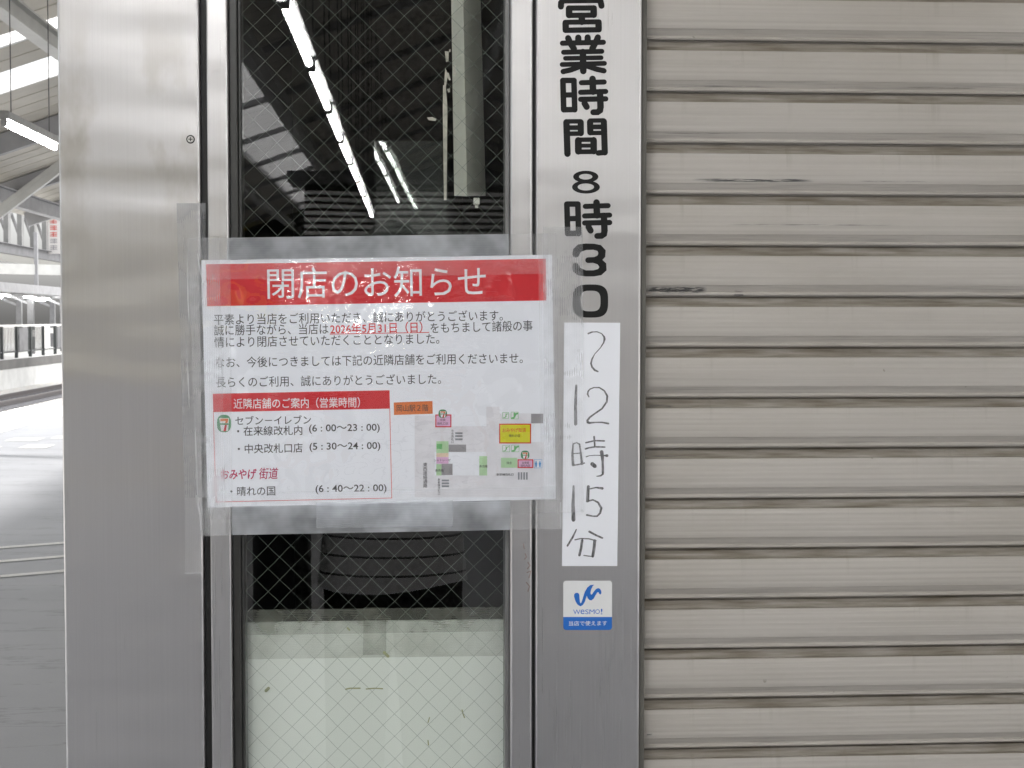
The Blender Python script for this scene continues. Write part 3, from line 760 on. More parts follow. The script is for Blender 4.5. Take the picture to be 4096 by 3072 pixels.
# cream casing hanging in the window
cs = thing('hanging_casing', 'cream two sided casing hanging behind the upper window glass', 'casing', (X(1865, .12), .12, 1.95))
CY = .046
def pp(px, py, y): return P(px, py, y)
tl, bl_ = pp(1800, -330, CY + .045), pp(1817, 783, CY + .045)
tc, bc = pp(1846, -330, CY), pp(1868, 785, CY)
tr_, br_ = pp(1914, -330, CY + .06), pp(1943, 782, CY + .06)
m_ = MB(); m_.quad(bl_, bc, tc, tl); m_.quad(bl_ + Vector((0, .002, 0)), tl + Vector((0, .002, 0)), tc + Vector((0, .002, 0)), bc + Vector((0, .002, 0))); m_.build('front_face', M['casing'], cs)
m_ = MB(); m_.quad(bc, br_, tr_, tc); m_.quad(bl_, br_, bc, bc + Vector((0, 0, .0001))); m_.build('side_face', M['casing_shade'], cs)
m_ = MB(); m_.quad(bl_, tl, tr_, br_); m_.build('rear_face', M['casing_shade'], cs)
m_ = MB(); a = pp(1893, 795, CY + .03); m_.box(a.x, a.x + .0075, CY + .02, CY + .03, a.z - .008, a.z + .0005); m_.box(a.x + .002, a.x + .006, CY + .022, CY + .028, a.z - .012, a.z - .008); m_.build('end_plug', M['casing'], cs, bevel=.0008)
m_ = MB(); a = pp(1880, -330, CY + .03); m_.box(a.x - .01, a.x + .01, CY + .02, CY + .04, a.z - .01, 2.6); m_.build('hanger', M['casing_shade'], cs)
def flake(pts, y, nm, lab):
    q = [P(px, py, y) for px, py in pts]; tri = tessellate_polygon([[Vector((p.x, p.z, 0)) for p in q]])
    m_ = MB(); m_.add(q, [tuple(t) for t in tri]); return tag(m_.build(nm, M['flake']), lab, 'residue', 'peeling residue beside the casing')
for pts in (((1779, 205), (1795, 206), (1794, 245), (1784, 248)), ((1796, 198), (1803, 197), (1802, 208), (1797, 209)), ((1781, 270), (1789, 290), (1795, 292), (1803, 320), (1797, 322), (1790, 310), (1784, 345), (1776, 350), (1778, 310)), ((1787, 356), (1800, 353), (1800, 368), (1793, 370)), ((1772, 340), (1783, 345), (1790, 430), (1786, 800), (1776, 800), (1771, 450)), ((1815, 262), (1823, 258), (1823, 300), (1812, 300)), ((1708, 470), (1730, 468), (1746, 476), (1742, 484), (1715, 481))):
    flake(pts, IY + .03 if pts[0][0] != 1815 else CY - .004, 'peeling_residue', 'peeled cream residue beside the hanging casing inside the window')
# inner pane that doubles the lamp reflections
ip = MB(); a = P(1497, 562, .62); b_ = P(1775, 562, .66); z0 = P(1495, 1500, .62).z
dx = (b_ - a); 
hgt = a.z - z0; W_ = .115
for (yy, th, tv, x_off) in ((.62, .50, .44, 0), (.63, .88, .30, .003)):
    p = lambda u, v: (a.x + x_off + u * W_, yy - u * W_ * math.tan(R(th)) - v * hgt * math.tan(R(tv)), z0 + v * hgt)
    ip.quad(p(0, 0), p(1, 0), p(1, 1), p(0, 1), 1)
M['panel_glass'] = M['glass'].copy()
t_ = M['panel_glass'].node_tree; o_ = [n for n in t_.nodes if n.type == 'OUTPUT_MATERIAL'][0]; df_ = t_.nodes.new('ShaderNodeBsdfDiffuse'); df_.inputs[0].default_value = (.7, .72, .7, 1); ms_ = t_.nodes.new('ShaderNodeMixShader'); ms_.inputs[0].default_value = .06  # weak diffuse mix paints in the grey haze of the mirrored louvres
t_.links.new(o_.inputs[0].links[0].from_socket, ms_.inputs[1]); t_.links.new(df_.outputs[0], ms_.inputs[2]); t_.links.new(ms_.outputs[0], o_.inputs[0])
for n_ in M['panel_glass'].node_tree.nodes:
    if n_.type == 'MATH' and n_.operation == 'MULTIPLY' and abs(n_.inputs[1].default_value - 1.75) < .01: n_.inputs[1].default_value = .6
tag(ip.build('inner_window', [M['glass_back'], M['panel_glass']]), 'narrow double glazed inner window inside the dark kiosk mirroring short lamp strips', 'inner window')

# ------------------------------------------------------------------ lettering on the pilaster
def z1(s, ox, oy): return lambda p: (ox + p[0] / s, oy + p[1] / s)
A5 = z1(2.592, 2180, 0); A6 = z1(2.5136, 2180, 640)
class Lay:
    def __init__(s, y, step=.00003): s.y = y; s.step = step
    def __call__(s): s.y -= s.step; return s.y
def glyph(name, strokes, conv, scale, parent, mat, y0):
    m_ = MB(); ly = Lay(y0)
    for pts, wd in strokes:
        wd = [k / scale for k in wd] if isinstance(wd, (list, tuple)) else wd / scale
        stroke(m_, pts, wd, ly(), conv)
    return m_.build(name, mat, parent)
def ring(mb, outer, inner, y, conv):
    n = len(outer); b = len(mb.v)
    mb.v += [P(*conv(p), y) for p in outer] + [P(*conv(p), y) for p in inner]
    for i in range(n): j = (i + 1) % n; mb.f.append([b + i, b + n + i, b + n + j, b + j]); mb.mi.append(0)
def sup(cx, cy, rx, ry, e=2.0, n=48):
    o = []
    for k in range(n):
        t = 2 * math.pi * k / n; c, s_ = math.cos(t), math.sin(t)
        o.append((cx + rx * math.copysign(abs(c) ** (2 / e), c), cy + ry * math.copysign(abs(s_) ** (2 / e), s_)))
    return o
LT = thing('opening_hours_lettering', 'bold black rounded Japanese opening hours lettering on the steel pilaster', 'lettering', (X(2350), 0, Z(700)))
yb_ = -.0002
glyph('character', [([(165, 68), (167, 30), (185, 6), (230, 4), (540, 0), (575, 10), (586, 60)], 64), ([(390, 0), (390, -60)], 60), ([(290, -60), (275, -20)], 60), ([(495, -60), (510, -20)], 60),
    ([(243, 84), (512, 82)], 54), ([(243, 160), (512, 157)], 54), ([(250, 90), (250, 155)], 70), ([(504, 88), (505, 152)], 70), ([(382, 165), (382, 225)], 70),
    ([(208, 231), (562, 226)], 52), ([(210, 314), (562, 308)], 56), ([(214, 240), (215, 305)], 68), ([(555, 235), (556, 300)], 68)], A5, 2.592, LT, M['black'], yb_)
glyph('character', [([(240, 396), (258, 440), (300, 505)], 66), ([(345, 390), (346, 430)], 66), ([(442, 388), (442, 430)], 66), ([(548, 388), (530, 430), (490, 505)], 66), ([(180, 448), (606, 438)], 54), ([(192, 542), (590, 532)], 52),
    ([(211, 605), (583, 598)], 48), ([(177, 669), (618, 657)], 50), ([(393, 540), (397, 736)], 70), ([(188, 742), (270, 724), (370, 686)], 56), ([(612, 734), (530, 716), (430, 682)], 56)], A5, 2.592, LT, M['black'], yb_)
def ji(conv, s, dx, dy):
    g = lambda pts: [(x + dx, y + dy) for x, y in pts]
    return glyph('character', [(g([(186, 836), (194, 1138)]), 60), (g([(300, 834), (308, 1138)]), 60), (g([(184, 834), (302, 834)]), 58), (g([(190, 985), (302, 984)]), 56), (g([(194, 1138), (308, 1136)]), 58),
        (g([(493, 818), (498, 950)]), 70), (g([(377, 858), (614, 850)]), 54), (g([(369, 957), (630, 948)]), 54), (g([(370, 1030), (630, 1025)]), 56), (g([(570, 955), (576, 1110), (570, 1145), (545, 1163), (500, 1164)]), [68, 70, 66, 62, 62]), (g([(410, 1070), (432, 1108)]), 66)], conv, s, LT, M['black'], yb_)
ji(A5, 2.592, 0, 0)
glyph('character', [([(222, 1268), (233, 1594)], 68), ([(370, 1268), (372, 1380)], 66), ([(222, 1259), (370, 1258)], 48), ([(224, 1323), (370, 1323)], 50), ([(226, 1387), (372, 1385)], 48),
    ([(467, 1265), (470, 1372)], 66), ([(610, 1260), (620, 1580)], 66), ([(467, 1250), (610, 1248)], 46), ([(470, 1316), (612, 1315)], 50), ([(470, 1380), (612, 1378)], 46), ([(620, 1580), (552, 1586)], 58),
    ([(345, 1456), (346, 1568)], 72), ([(504, 1454), (505, 1566)], 70), ([(340, 1449), (505, 1447)], 48), ([(345, 1511), (505, 1510)], 42), ([(345, 1574), (505, 1572)], 50)], A5, 2.592, LT, M['black'], yb_)
m_ = MB(); ring(m_, sup(410, 168, 127, 60), sup(409, 168, 67, 28), yb_ - .00004, A6); ring(m_, sup(412, 272, 140, 66), sup(411, 271, 82, 35), yb_ - .00008, A6); m_.build('character', M['black'], LT)
def A6j(p): return (2180 + 190 / 2.5136 + (p[0] - 155) / 2.592 * 1.0 , 640 + 415 / 2.5136 + (p[1] - 805) / 2.592 * 1.002)
ji(A6j, 2.592, 0, 0)
glyph('character', [([(311, 945), (318, 915), (350, 885), (410, 872), (490, 872), (545, 885), (573, 920), (570, 960), (545, 990), (500, 1004), (433, 1007)], [72, 76, 78, 66, 62, 66, 74, 74, 66, 58, 58]),
    ([(490, 1006), (545, 1020), (580, 1055), (582, 1095), (550, 1127), (490, 1140), (410, 1140), (350, 1125), (318, 1100), (310, 1072)], [58, 66, 74, 74, 68, 62, 62, 76, 76, 72])], A6, 2.5136, LT, M['black'], yb_)
m_ = MB(); ring(m_, sup(457, 1418, 178, 167, 3.2), sup(457, 1418, 101, 103, 3.2), yb_ - .00004, A6); m_.build('character', M['black'], LT)

# ------------------------------------------------------------------ text as mesh
def textmesh(body, thick=0.0, spacing=1.0):
    c = bpy.data.curves.new('text', 'FONT'); c.body = body; c.offset = thick; c.resolution_u = 3; c.space_line = spacing; c.align_x = 'CENTER' if '\n' in body else 'LEFT'
    o = bpy.data.objects.new('text', c); COL.objects.link(o); bpy.context.view_layer.update()
    me = o.to_mesh(); vs = [(v.co.x, v.co.y) for v in me.vertices]; fs = [tuple(p.vertices) for p in me.polygons]
    o.to_mesh_clear(); bpy.data.objects.remove(o); bpy.data.curves.remove(c)
    return vs, fs
def text(name, body, pl, pr, h, y, mat, parent, thick=0.0, slant=0.0):
    """ink box fitted between photo points pl and pr (middle of the left and right end), h px tall"""
    vs, fs = textmesh(body, thick)
    x0 = min(v[0] for v in vs); x1 = max(v[0] for v in vs); y0 = min(v[1] for v in vs); y1 = max(v[1] for v in vs)
    a, b_ = P(*pl, y), P(*pr, y); d = (b_ - a); up = Vector((0, 0, 1)); up = (up - d.normalized() * d.normalized().z).normalized(); H = h * 1.834 / F
    out = [a + d * ((vx - x0) / (x1 - x0)) + up * (((vy - y0) / (y1 - y0) - .5) * H) + d.normalized() * (((vy - y0) / (y1 - y0) - .5) * H * slant) for vx, vy in vs]
    m_ = MB(); m_.add(out, fs); return m_.build(name, mat, parent)
def vtext(name, body, x0, y0, x1, y1, y, mat, parent, thick=0.0):
    vs, fs = textmesh('\n'.join(body), thick, .95)
    ax = min(v[0] for v in vs); bx = max(v[0] for v in vs); ay = min(v[1] for v in vs); by = max(v[1] for v in vs)
    a, b_ = P(x0, y1, y), P(x1, y0, y)
    out = [(a.x + (b_.x - a.x) * (vx - ax) / (bx - ax), y, a.z + (b_.z - a.z) * (vy - ay) / (by - ay)) for vx, vy in vs]
    m_ = MB(); m_.add(out, fs); return m_.build(name, mat, parent)
def poly(name, pts, y, mat, parent, conv=ident):
    q = [P(*conv(p), y) for p in pts]; tri = tessellate_polygon([[Vector((p.x, p.z, 0)) for p in q]])
    m_ = MB(); m_.add(q, [tuple(t) for t in tri]); return m_.build(name, mat, parent)
def rect(name, x0, y0, x1, y1, y, mat, parent, conv=ident):
    return poly(name, [(x0, y0), (x1, y0), (x1, y1), (x0, y1)], y, mat, parent, conv)
def border(name, x0, y0, x1, y1, t, y, mat, parent, conv=ident):
    m_ = MB()
    for (a, b_, c, d) in ((x0, y0, x1, y0 + t), (x0, y1 - t, x1, y1), (x0, y0 + t, x0 + t, y1 - t), (x1 - t, y0 + t, x1, y1 - t)):
        m_.quad(*[P(*conv(p), y) for p in ((a, d), (c, d), (c, b_), (a, b_))])
    return m_.build(name, mat, parent)

# ------------------------------------------------------------------ the closing notice
NY = -.0020
NT = thing('closing_notice', 'white laminated closing notice with red heading and small map taped across the window', 'notice', P(1515, 1530, NY))
pxquad('sheet', ((805, 1041), (2208, 1019), (2224, 1996), (831, 2031)), NY, M['paper'], NT)
y1_, y2_, y3_, y4_, y5_ = NY - .0001, NY - .0002, NY - .0003, NY - .0004, NY - .0005
poly('heading_band', [(824, 1057), (2183, 1035), (2185, 1202), (828, 1225)], y1_, M['ink_red'], NT)
text('heading_text', '閉店のお知らせ', (1069, 1134), (1943, 1124), 122, y2_, M['ink_white'], NT, .002)
text('body_text', '平素より当店をご利用いただき、誠にありがとうございます。', (855, 1278), (2011, 1261), 44, y1_, M['ink_black'], NT, .002)
text('body_text', '誠に勝手ながら、当店は', (856, 1321), (1314, 1315), 43, y1_, M['ink_black'], NT, .002)
text('date_text', '2026年5月31日（日）', (1321, 1316), (1690, 1308), 44, y1_, M['ink_red'], NT, .012)
m_ = MB(); m_.quad(*[P(px, py, y1_) for px, py in ((1319, 1338), (1717, 1331), (1717, 1328), (1319, 1335))]); m_.build('underline', M['ink_red'], NT)
text('body_text', 'をもちまして諸般の事', (1722, 1312), (2130, 1302), 43, y1_, M['ink_black'], NT, .002)
text('body_text', '情により閉店させていただくこととなりました。', (857, 1369), (1757, 1354), 43, y1_, M['ink_black'], NT, .002)
text('body_text', 'なお、今後につきましては下記の近隣店舗をご利用くださいませ。', (862, 1450), (2091, 1432), 43, y1_, M['ink_black'], NT, .002)
text('body_text', '長らくのご利用、誠にありがとうございました。', (864, 1529), (1764, 1515), 43, y1_, M['ink_black'], NT, .002)
# shop table
TB = poly('table_heading_band', [(851, 1575), (1558, 1561), (1560, 1634.5), (853, 1648.5)], y1_, M['ink_red'], NT)
text('table_heading_text', '近隣店舗のご案内（営業時間）', (934, 1615), (1440, 1609), 42, y2_, M['ink_white'], NT, .006)
m_ = MB()
for a, b_ in (((853, 1648), (864, 2008)), ((864, 2008), (1567, 1992)), ((1559, 1634), (1567, 1992))):
    stroke(m_, [a, b_], 3.2, y1_ - .00003 * len(m_.f) / 10, ident)
m_.build('table_border', M['ink_red_line'], NT)
def seven(cx, cy, rx, ry, y, parent):
    m_ = MB(); o = sup(cx, cy, rx, ry, 2.6); m_.add([P(*p, y) for p in reversed(o)], [tuple(range(len(o)))]); b_ = m_.build('shop_logo', M['ink_green'], parent)
    c = lambda p: (cx + p[0] * rx, cy + p[1] * ry)
    poly('white_field', [(-.68, -.62), (.72, -.62), (.58, .85), (-.40, .85)], y - .0001, M['ink_white'], b_, c)
    poly('numeral_top', [(-.52, -.55), (.62, -.55), (.50, -.05), (.16, -.05), (.22, -.30), (-.55, -.24)], y - .0002, M['ink_orange'], b_, c)
    poly('numeral_stem', [(.12, .16), (.42, .16), (.26, .88), (-.10, .88)], y - .0002, M['ink_red'], b_, c)
    rect('name_bar', -.62, -.02, .64, .15, y - .0003, M['ink_green'], b_, c)
    return b_
seven(896, 1694, 28, 35, y1_, NT)
text('shop_text', 'セブン－イレブン', (941, 1682), (1244, 1678), 35, y1_, M['ink_black'], NT, .006)
text('shop_text', '・在来線改札内', (948, 1725), (1209, 1721), 38, y1_, M['ink_black'], NT, .006)
text('shop_text', '・中央改札口店', (951, 1796), (1210, 1791), 38, y1_, M['ink_black'], NT, .006)
text('shop_text', '・晴れの国', (921, 1966), (1101, 1963), 38, y1_, M['ink_black'], NT, .006)
for s_, pl, pr in (('(6 : 00～23 : 00)', (1236, 1717), (1519, 1713)), ('(5 : 30～24 : 00)', (1238, 1790), (1521, 1786)), ('(6 : 40～22 : 00)', (1262, 1959), (1546, 1955))):
    text('hours_text', s_, pl, pr, 37, y1_, M['ink_black'], NT, .010)
text('brush_name', 'おみやげ', (883, 1898), (1025, 1896), 42, y1_, M['ink_magenta'], NT, .022, .12)
text('brush_name', '街道', (1036, 1894), (1112, 1893), 46, y1_, M['ink_magenta'], NT, .008, .12)
# map
A8 = z1(3.4031, 1550, 1580)
OB = poly('station_band', [(1575, 1610), (1730, 1604), (1731, 1655), (1576, 1660)], y1_, M['ink_orange'], NT)
text('station_name', '岡山駅２階', (1587, 1633), (1713, 1631), 27, y2_, M['ink_black'], OB, .003)
MP = MB()
for r_ in ((370, 280, 642, 1390), (642, 425, 1345, 775), (1345, 160, 1525, 1390), (1525, 250, 1955, 1390), (1955, 640, 2130, 1390), (642, 1095, 1345, 1390)):
    MP.quad(*[P(*A8(p), y1_) for p in ((r_[0], r_[3]), (r_[2], r_[3]), (r_[2], r_[1]), (r_[0], r_[1]))])
FM = MP.build('floor_map', M['ink_grey'], NT)
for nm, r_, mt in (('grey_block', (1955, 255, 2120, 385), 'ink_grey_dark'), ('grey_block', (832, 675, 1070, 775), 'ink_grey_dark'), ('grey_block', (735, 937, 885, 1090), 'ink_grey_dark'),
                   ('green_block', (665, 630, 830, 790), 'ink_green_pale'), ('green_block', (1250, 832, 1355, 1095), 'ink_green_pale'), ('green_block', (1545, 855, 1765, 990), 'ink_green_pale'), ('green_block', (665, 940, 734, 1095), 'ink_green_pale'),
                   ('peach_block', (665, 791, 830, 844), 'ink_peach'), ('pink_block', (665, 845, 830, 935), 'ink_pink'),
                   ('shop_block', (650, 265, 870, 440), 'ink_pink'), ('shop_block', (1770, 875, 1985, 995), 'ink_pink'), ('souvenir_block', (1520, 390, 1955, 660), 'ink_yellow'), ('ticket_symbol', (668, 665, 745, 735), 'ink_green_mid'), ('white_block', (1525, 385, 1545, 660), 'ink_white')):
    if nm == 'white_block': continue
    rect(nm, *r_, y2_, M[mt], FM, A8)
for r_ in ((650, 265, 870, 440), (1770, 875, 1985, 995), (1520, 390, 1955, 660)): border('red_outline', *r_, 15, y3_, M['ink_red'], FM, A8)
for r_ in [(922, a, 1022, b_) for a, b_ in ((508, 533), (546, 572), (590, 616))] + [(738, a, 838, b_) for a, b_ in ((1152, 1176), (1190, 1215), (1230, 1255))] + [(a, 1052, b_, 1152) for a, b_ in ((1775, 1798), (1812, 1835), (1848, 1872), (1885, 1908))]:
    rect('gate_bar', *r_, y2_, M['ink_gate'], FM, A8)
for r_, mt in (((1565, 235, 1650, 322), 'ink_green_mid'), ((1680, 230, 1782, 328), 'ink_green_mid'), ((1565, 682, 1665, 775), 'ink_green_mid'), ((1685, 680, 1792, 775), 'ink_green_mid'), ((1995, 878, 2105, 995), 'ink_blue')):
    bx = rect('symbol_ground', *r_, y2_, M['ink_white'], FM, A8); border('symbol_outline', *r_, 5, y3_, M[mt], FM, A8)
    m_ = MB(); x0, y0, x1, y1 = r_
    if mt == 'ink_blue':
        for cx in (2022, 2075):
            stroke(m_, [(cx, 930), (cx, 975)], [9, 5], y3_, A8); stroke(m_, [(cx, 905), (cx, 908)], 5, y3_, A8)
    else:
        wd = 3 if x0 < 1670 else 7
        stroke(m_, [(x0 + 15, y1 - 12), (x0 + 40, y1 - 18), (x1 - 35, y0 + 28), (x1 - 14, y0 + 22)], wd, y3_, A8)
        stroke(m_, [(x0 + 48, y0 + 20), (x0 + 50, y1 - 30)], wd, y3_ - .00005, A8)
    m_.build('symbol', M[mt], FM)
for c_ in ((752, 255), (1873, 815)): seven(*A8(c_), 17, 17, y3_, FM)
def mt_(body, x0, x1, yc, h, mat='ink_black', th=.004): text('map_text', body, A8((x0, yc)), A8((x1, yc - (x1 - x0) * .015)), h / 3.4, y4_, M[mat], FM, th)
mt_('中央', 717, 790, 340, 36); mt_('改札口店', 677, 828, 389, 34); mt_('在来線', 1830, 1925, 923, 34); mt_('改札内店', 1815, 1940, 963, 34)
mt_('おみやげ街道', 1565, 1885, 480, 62, 'ink_red', .006); mt_('晴れの国', 1655, 1805, 555, 38); mt_('待合', 1620, 1692, 925, 38); mt_('券売機', 650, 762, 1028, 40); mt_('券売機', 1250, 1360, 971, 40)
mt_('シャトレーゼ', 632, 858, 889, 36); mt_('新幹線改札口', 1485, 1715, 1084, 36)
for body, x0, y0, x1, y1 in (('東西連絡通路', 485, 920, 542, 1260), ('中央改札口', 868, 470, 902, 655), ('新幹線改札口', 685, 1135, 718, 1360)):
    vtext('map_text', body, *A8((x0, y0)), *A8((x1, y1)), y4_, M['ink_black'], FM, .004)
pxquad('clear_film', ((800, 1036), (2212, 1013), (2228, 2000), (827, 2035)), NY - .0010, M['film'], NT)

# ------------------------------------------------------------------ handwritten strip
SY = -.0008
ST_ = thing('handwritten_strip', 'narrow white paper strip with closing time handwritten in dry marker', 'paper strip', P(2360, 1780, SY))
pxquad('sheet', ((2257, 1290), (2481, 1291), (2469, 2264), (2248, 2264)), SY, M['paper_strip'], ST_)
H7 = z1(2.764, 2220, 1280); H8 = z1(2.4395, 2220, 1860)
def hand(name, strokes, conv, sc_):
    m_ = MB(); ly = Lay(SY - .0001, .00002)
    for pts, wd in strokes:
        wd = [1.3 * k / sc_ for k in wd] if isinstance(wd, (list, tuple)) else 1.3 * wd / sc_
        stroke(m_, pts, wd, ly(), conv, 4)
    m_.build(name, M['marker'], ST_)
hand('character', [([(368, 150), (410, 133), (465, 130), (515, 150), (543, 185), (548, 210), (538, 250), (500, 310), (440, 375), (410, 430), (397, 480), (410, 520), (440, 555), (475, 570)], [14, 10, 8, 9, 14, 18, 12, 8, 7, 13, 15, 15, 16, 12])], H7, 2.764)
hand('numeral', [([(235, 724), (226, 940), (228, 1150)], [18, 26, 28]), ([(375, 850), (360, 820), (365, 790), (385, 765), (430, 747), (490, 747), (545, 782), (578, 840), (572, 905), (520, 980), (440, 1035), (385, 1075), (358, 1110), (362, 1130), (380, 1138), (450, 1132), (520, 1132), (590, 1145)], [10, 14, 12, 10, 9, 11, 13, 16, 16, 14, 13, 15, 18, 22, 18, 10, 12, 16])], H7, 2.764)
hand('character', [([(200, 1368), (192, 1480), (200, 1602)], [12, 20, 24]), ([(200, 1370), (240, 1356), (272, 1375), (285, 1470), (298, 1590)], [10, 9, 14, 16, 22]), ([(190, 1478), (240, 1475), (295, 1470)], 9), ([(205, 1606), (260, 1598), (325, 1582)], 12),
    ([(432, 1290), (436, 1345), (440, 1400)], 15), ([(340, 1357), (390, 1345), (440, 1334), (545, 1337)], 12), ([(335, 1425), (380, 1412), (440, 1402), (550, 1405)], 13), ([(345, 1512), (380, 1500), (440, 1495), (545, 1498), (575, 1500)], [10, 6, 6, 10, 26]),
    ([(515, 1458), (522, 1500), (527, 1560), (530, 1690), (528, 1705), (505, 1722), (462, 1728)], [32, 30, 20, 20, 16, 12, 8]), ([(412, 1592), (440, 1616)], 34)], H7, 2.764)
hand('numeral', [([(182, 207), (176, 380), (180, 535)], [16, 26, 30]), ([(325, 210), (318, 350)], [22, 24]), ([(330, 235), (400, 220), (462, 228)], [9, 10, 20]), ([(310, 355), (370, 340), (420, 365), (452, 420), (440, 470), (410, 500), (370, 500), (310, 488)], [14, 10, 14, 17, 15, 12, 10, 14])], H8, 2.4395)
hand('character', [([(208, 630), (175, 700), (122, 788)], [9, 15, 14]), ([(335, 650), (400, 685), (462, 712)], [16, 14, 14]), ([(195, 730), (250, 718), (330, 720), (400, 738)], 9), ([(265, 735), (255, 810), (238, 880)], 19), ([(388, 738), (380, 820), (368, 890)], 22), ([(370, 893), (320, 888), (282, 882)], 8)], H8, 2.4395)

# ------------------------------------------------------------------ payment sticker
PS = thing('payment_sticker', 'square white and blue payment sticker with a wave emblem low on the pilaster', 'sticker', P(2351, 2421, -.0003))
def rrect(x0, y0, x1, y1, r, n=6, corners=(1, 1, 1, 1)):
    o = []
    for (cx, cy, a0, on) in ((x1 - r, y0 + r, -90, corners[1]), (x1 - r, y1 - r, 0, corners[2]), (x0 + r, y1 - r, 90, corners[3]), (x0 + r, y0 + r, 180, corners[0])):
        if on: o += [(cx + r * math.cos(R(a0 + 90 * k / n)), cy + r * math.sin(R(a0 + 90 * k / n))) for k in range(n + 1)]
        else: o.append((cx + r * (1 if a0 in (-90, 0) else -1), cy + r * (1 if a0 in (0, 90) else -1)))
    return o
poly('backing', rrect(2253, 2323, 2448, 2520, 12), -.0003, M['sticker_white'], PS)
poly('blue_band', rrect(2253, 2468, 2448, 2520, 12, corners=(0, 0, 1, 1)), -.0004, M['sticker_blue'], PS)
poly('wave_emblem', [(185, 1280), (188, 1260), (200, 1249), (218, 1247), (232, 1254), (238, 1270), (239, 1295), (243, 1335), (249, 1350), (257, 1343), (268, 1312), (290, 1240), (316, 1195), (345, 1172), (382, 1168), (366, 1185), (352, 1215), (346, 1248), (351, 1264), (361, 1262), (378, 1237), (400, 1210), (422, 1201), (440, 1209), (451, 1228), (453, 1250), (444, 1264), (432, 1258), (426, 1243), (414, 1242), (397, 1268), (377, 1304), (356, 1321), (336, 1318), (319, 1300), (310, 1274), (292, 1333), (272, 1365), (248, 1380), (220, 1362), (200, 1330)], -.0004, M['sticker_blue'], PS, H8)
for s_, a, b_ in (('W', 178, 246), ('e', 249, 288), ('S', 294, 329), ('M', 336, 386), ('O', 392, 437), ('!', 447, 463)):
    text('brand_text', s_, H8((a, 1434 - (a - 178) * .015)), H8((b_, 1434 - (a - 178) * .015)), (46 if s_ != '!' else 56) / 2.44, -.0004, M['sticker_blue'], PS, 0)
text('message_text', '当店で使えます', H8((135, 1546)), H8((508, 1543)), 19.5, -.0005, M['sticker_white'], PS, .005)

# ------------------------------------------------------------------ translucent tapes
TV1 = tape_mat('clear_cloth_tape_pale', .36, (.64, .65, .67), 'z'); TV2 = tape_mat('clear_cloth_tape', .24, along='z'); TV3 = tape_mat('clear_cloth_tape_thin', .15, along='z')
TV4 = tape_mat('clear_cloth_tape_right', .24, (.84, .85, .87), 'z'); TC = tape_mat('cloth_tape_stuck_down', .16, along='x'); TA = tape_mat('cloth_tape_over_air', .62, (.80, .83, .88), 'x'); TA2 = tape_mat('cloth_tape_over_air_thin', .40, (.82, .85, .90), 'x')
TG = 'translucent tape strips round the notice'
def tape(pts, y, mat, label, nx=4, nz=24, wob=.0): return sheet('tape_strip', pts, y, mat, label, 'tape', TG, nx=nx, nz=nz, wob=wob)
def lerp(a, b, t): return (a[0] + (b[0] - a[0]) * t, a[1] + (b[1] - a[1]) * t)
def crosstape(left, right, xs, kinds, y, mats, label):
    """left / right: photo points down the two ends; xs: column borders; kinds[row][col] picks the material (stuck down or over air)"""
    m_ = MB(); x0, x1 = left[0][0], right[0][0]
    for r in range(len(left) - 1):
        for c in range(len(xs) - 1):
            f0, f1 = (xs[c] - x0) / (x1 - x0), (xs[c + 1] - x0) / (x1 - x0)
            q = [lerp(left[r + 1], right[r + 1], f0), lerp(left[r + 1], right[r + 1], f1), lerp(left[r], right[r], f1), lerp(left[r], right[r], f0)]
            m_.quad(*[P(px, py, y) for px, py in q], kinds[r][c])
    return tag(m_.build('tape_strip', mats), label, 'tape', TG)
tape(((706, 813), (822, 812), (832, 1990), (738, 1990)), -.0009, TV1, 'long upright translucent tape at the outer left of the notice, on the steel panel', wob=.0002)
tape(((738, 1988), (812, 1988), (812, 2294), (742, 2295)), -.0012, TV3, 'short lower tape end hanging on the left steel panel below the notice')
tape(((747, 952), (876, 946), (905, 2143), (800, 2146)), -.0041, TV2, 'upright translucent tape along the left edge of the notice', wob=.0003)
tape(((800, 956), (921, 950), (930, 2138), (822, 2142)), -.0036, TV3, 'thin upright tape just inside the left edge of the notice')
crosstape(((820, 952), (820, 1040), (822, 1119)), ((2192, 934), (2192, 1018), (2192, 1095)), (820, 908, 2035, 2192), ((0, 1, 0), (0, 0, 0)), -.0046, [TC, TA], 'wide horizontal translucent tape over the top edge of the notice')
crosstape(((822, 1975), (830, 2031), (830, 2080)), ((2228, 1945), (2228, 1995), (2228, 2054)), (822, 926, 2040, 2228), ((0, 0, 0), (0, 1, 0)), -.0032, [TC, TA2], 'upper horizontal tape along the bottom edge of the notice')
crosstape(((812, 2028), (812, 2142)), ((2244, 2000), (2244, 2116)), (812, 928, 2041, 2244), ((0, 1, 0),), -.0050, [TC, TA], 'lower horizontal tape hanging below the bottom edge of the notice')
tape(((1264, 2010), (1811, 2001), (1811, 2108), (1264, 2112)), -.0056, TA2, 'short pale tape patch in the middle under the notice', nx=8, nz=2)
tape(((2172, 907), (2331, 907), (2336, 2049), (2178, 2050)), -.0060, TV4, 'upright translucent tape at the right of the notice, over the black numerals')
tape(((2152, 934), (2226, 932), (2244, 2116), (2166, 2117)), -.0054, TV3, 'thin upright tape along the right edge of the notice')
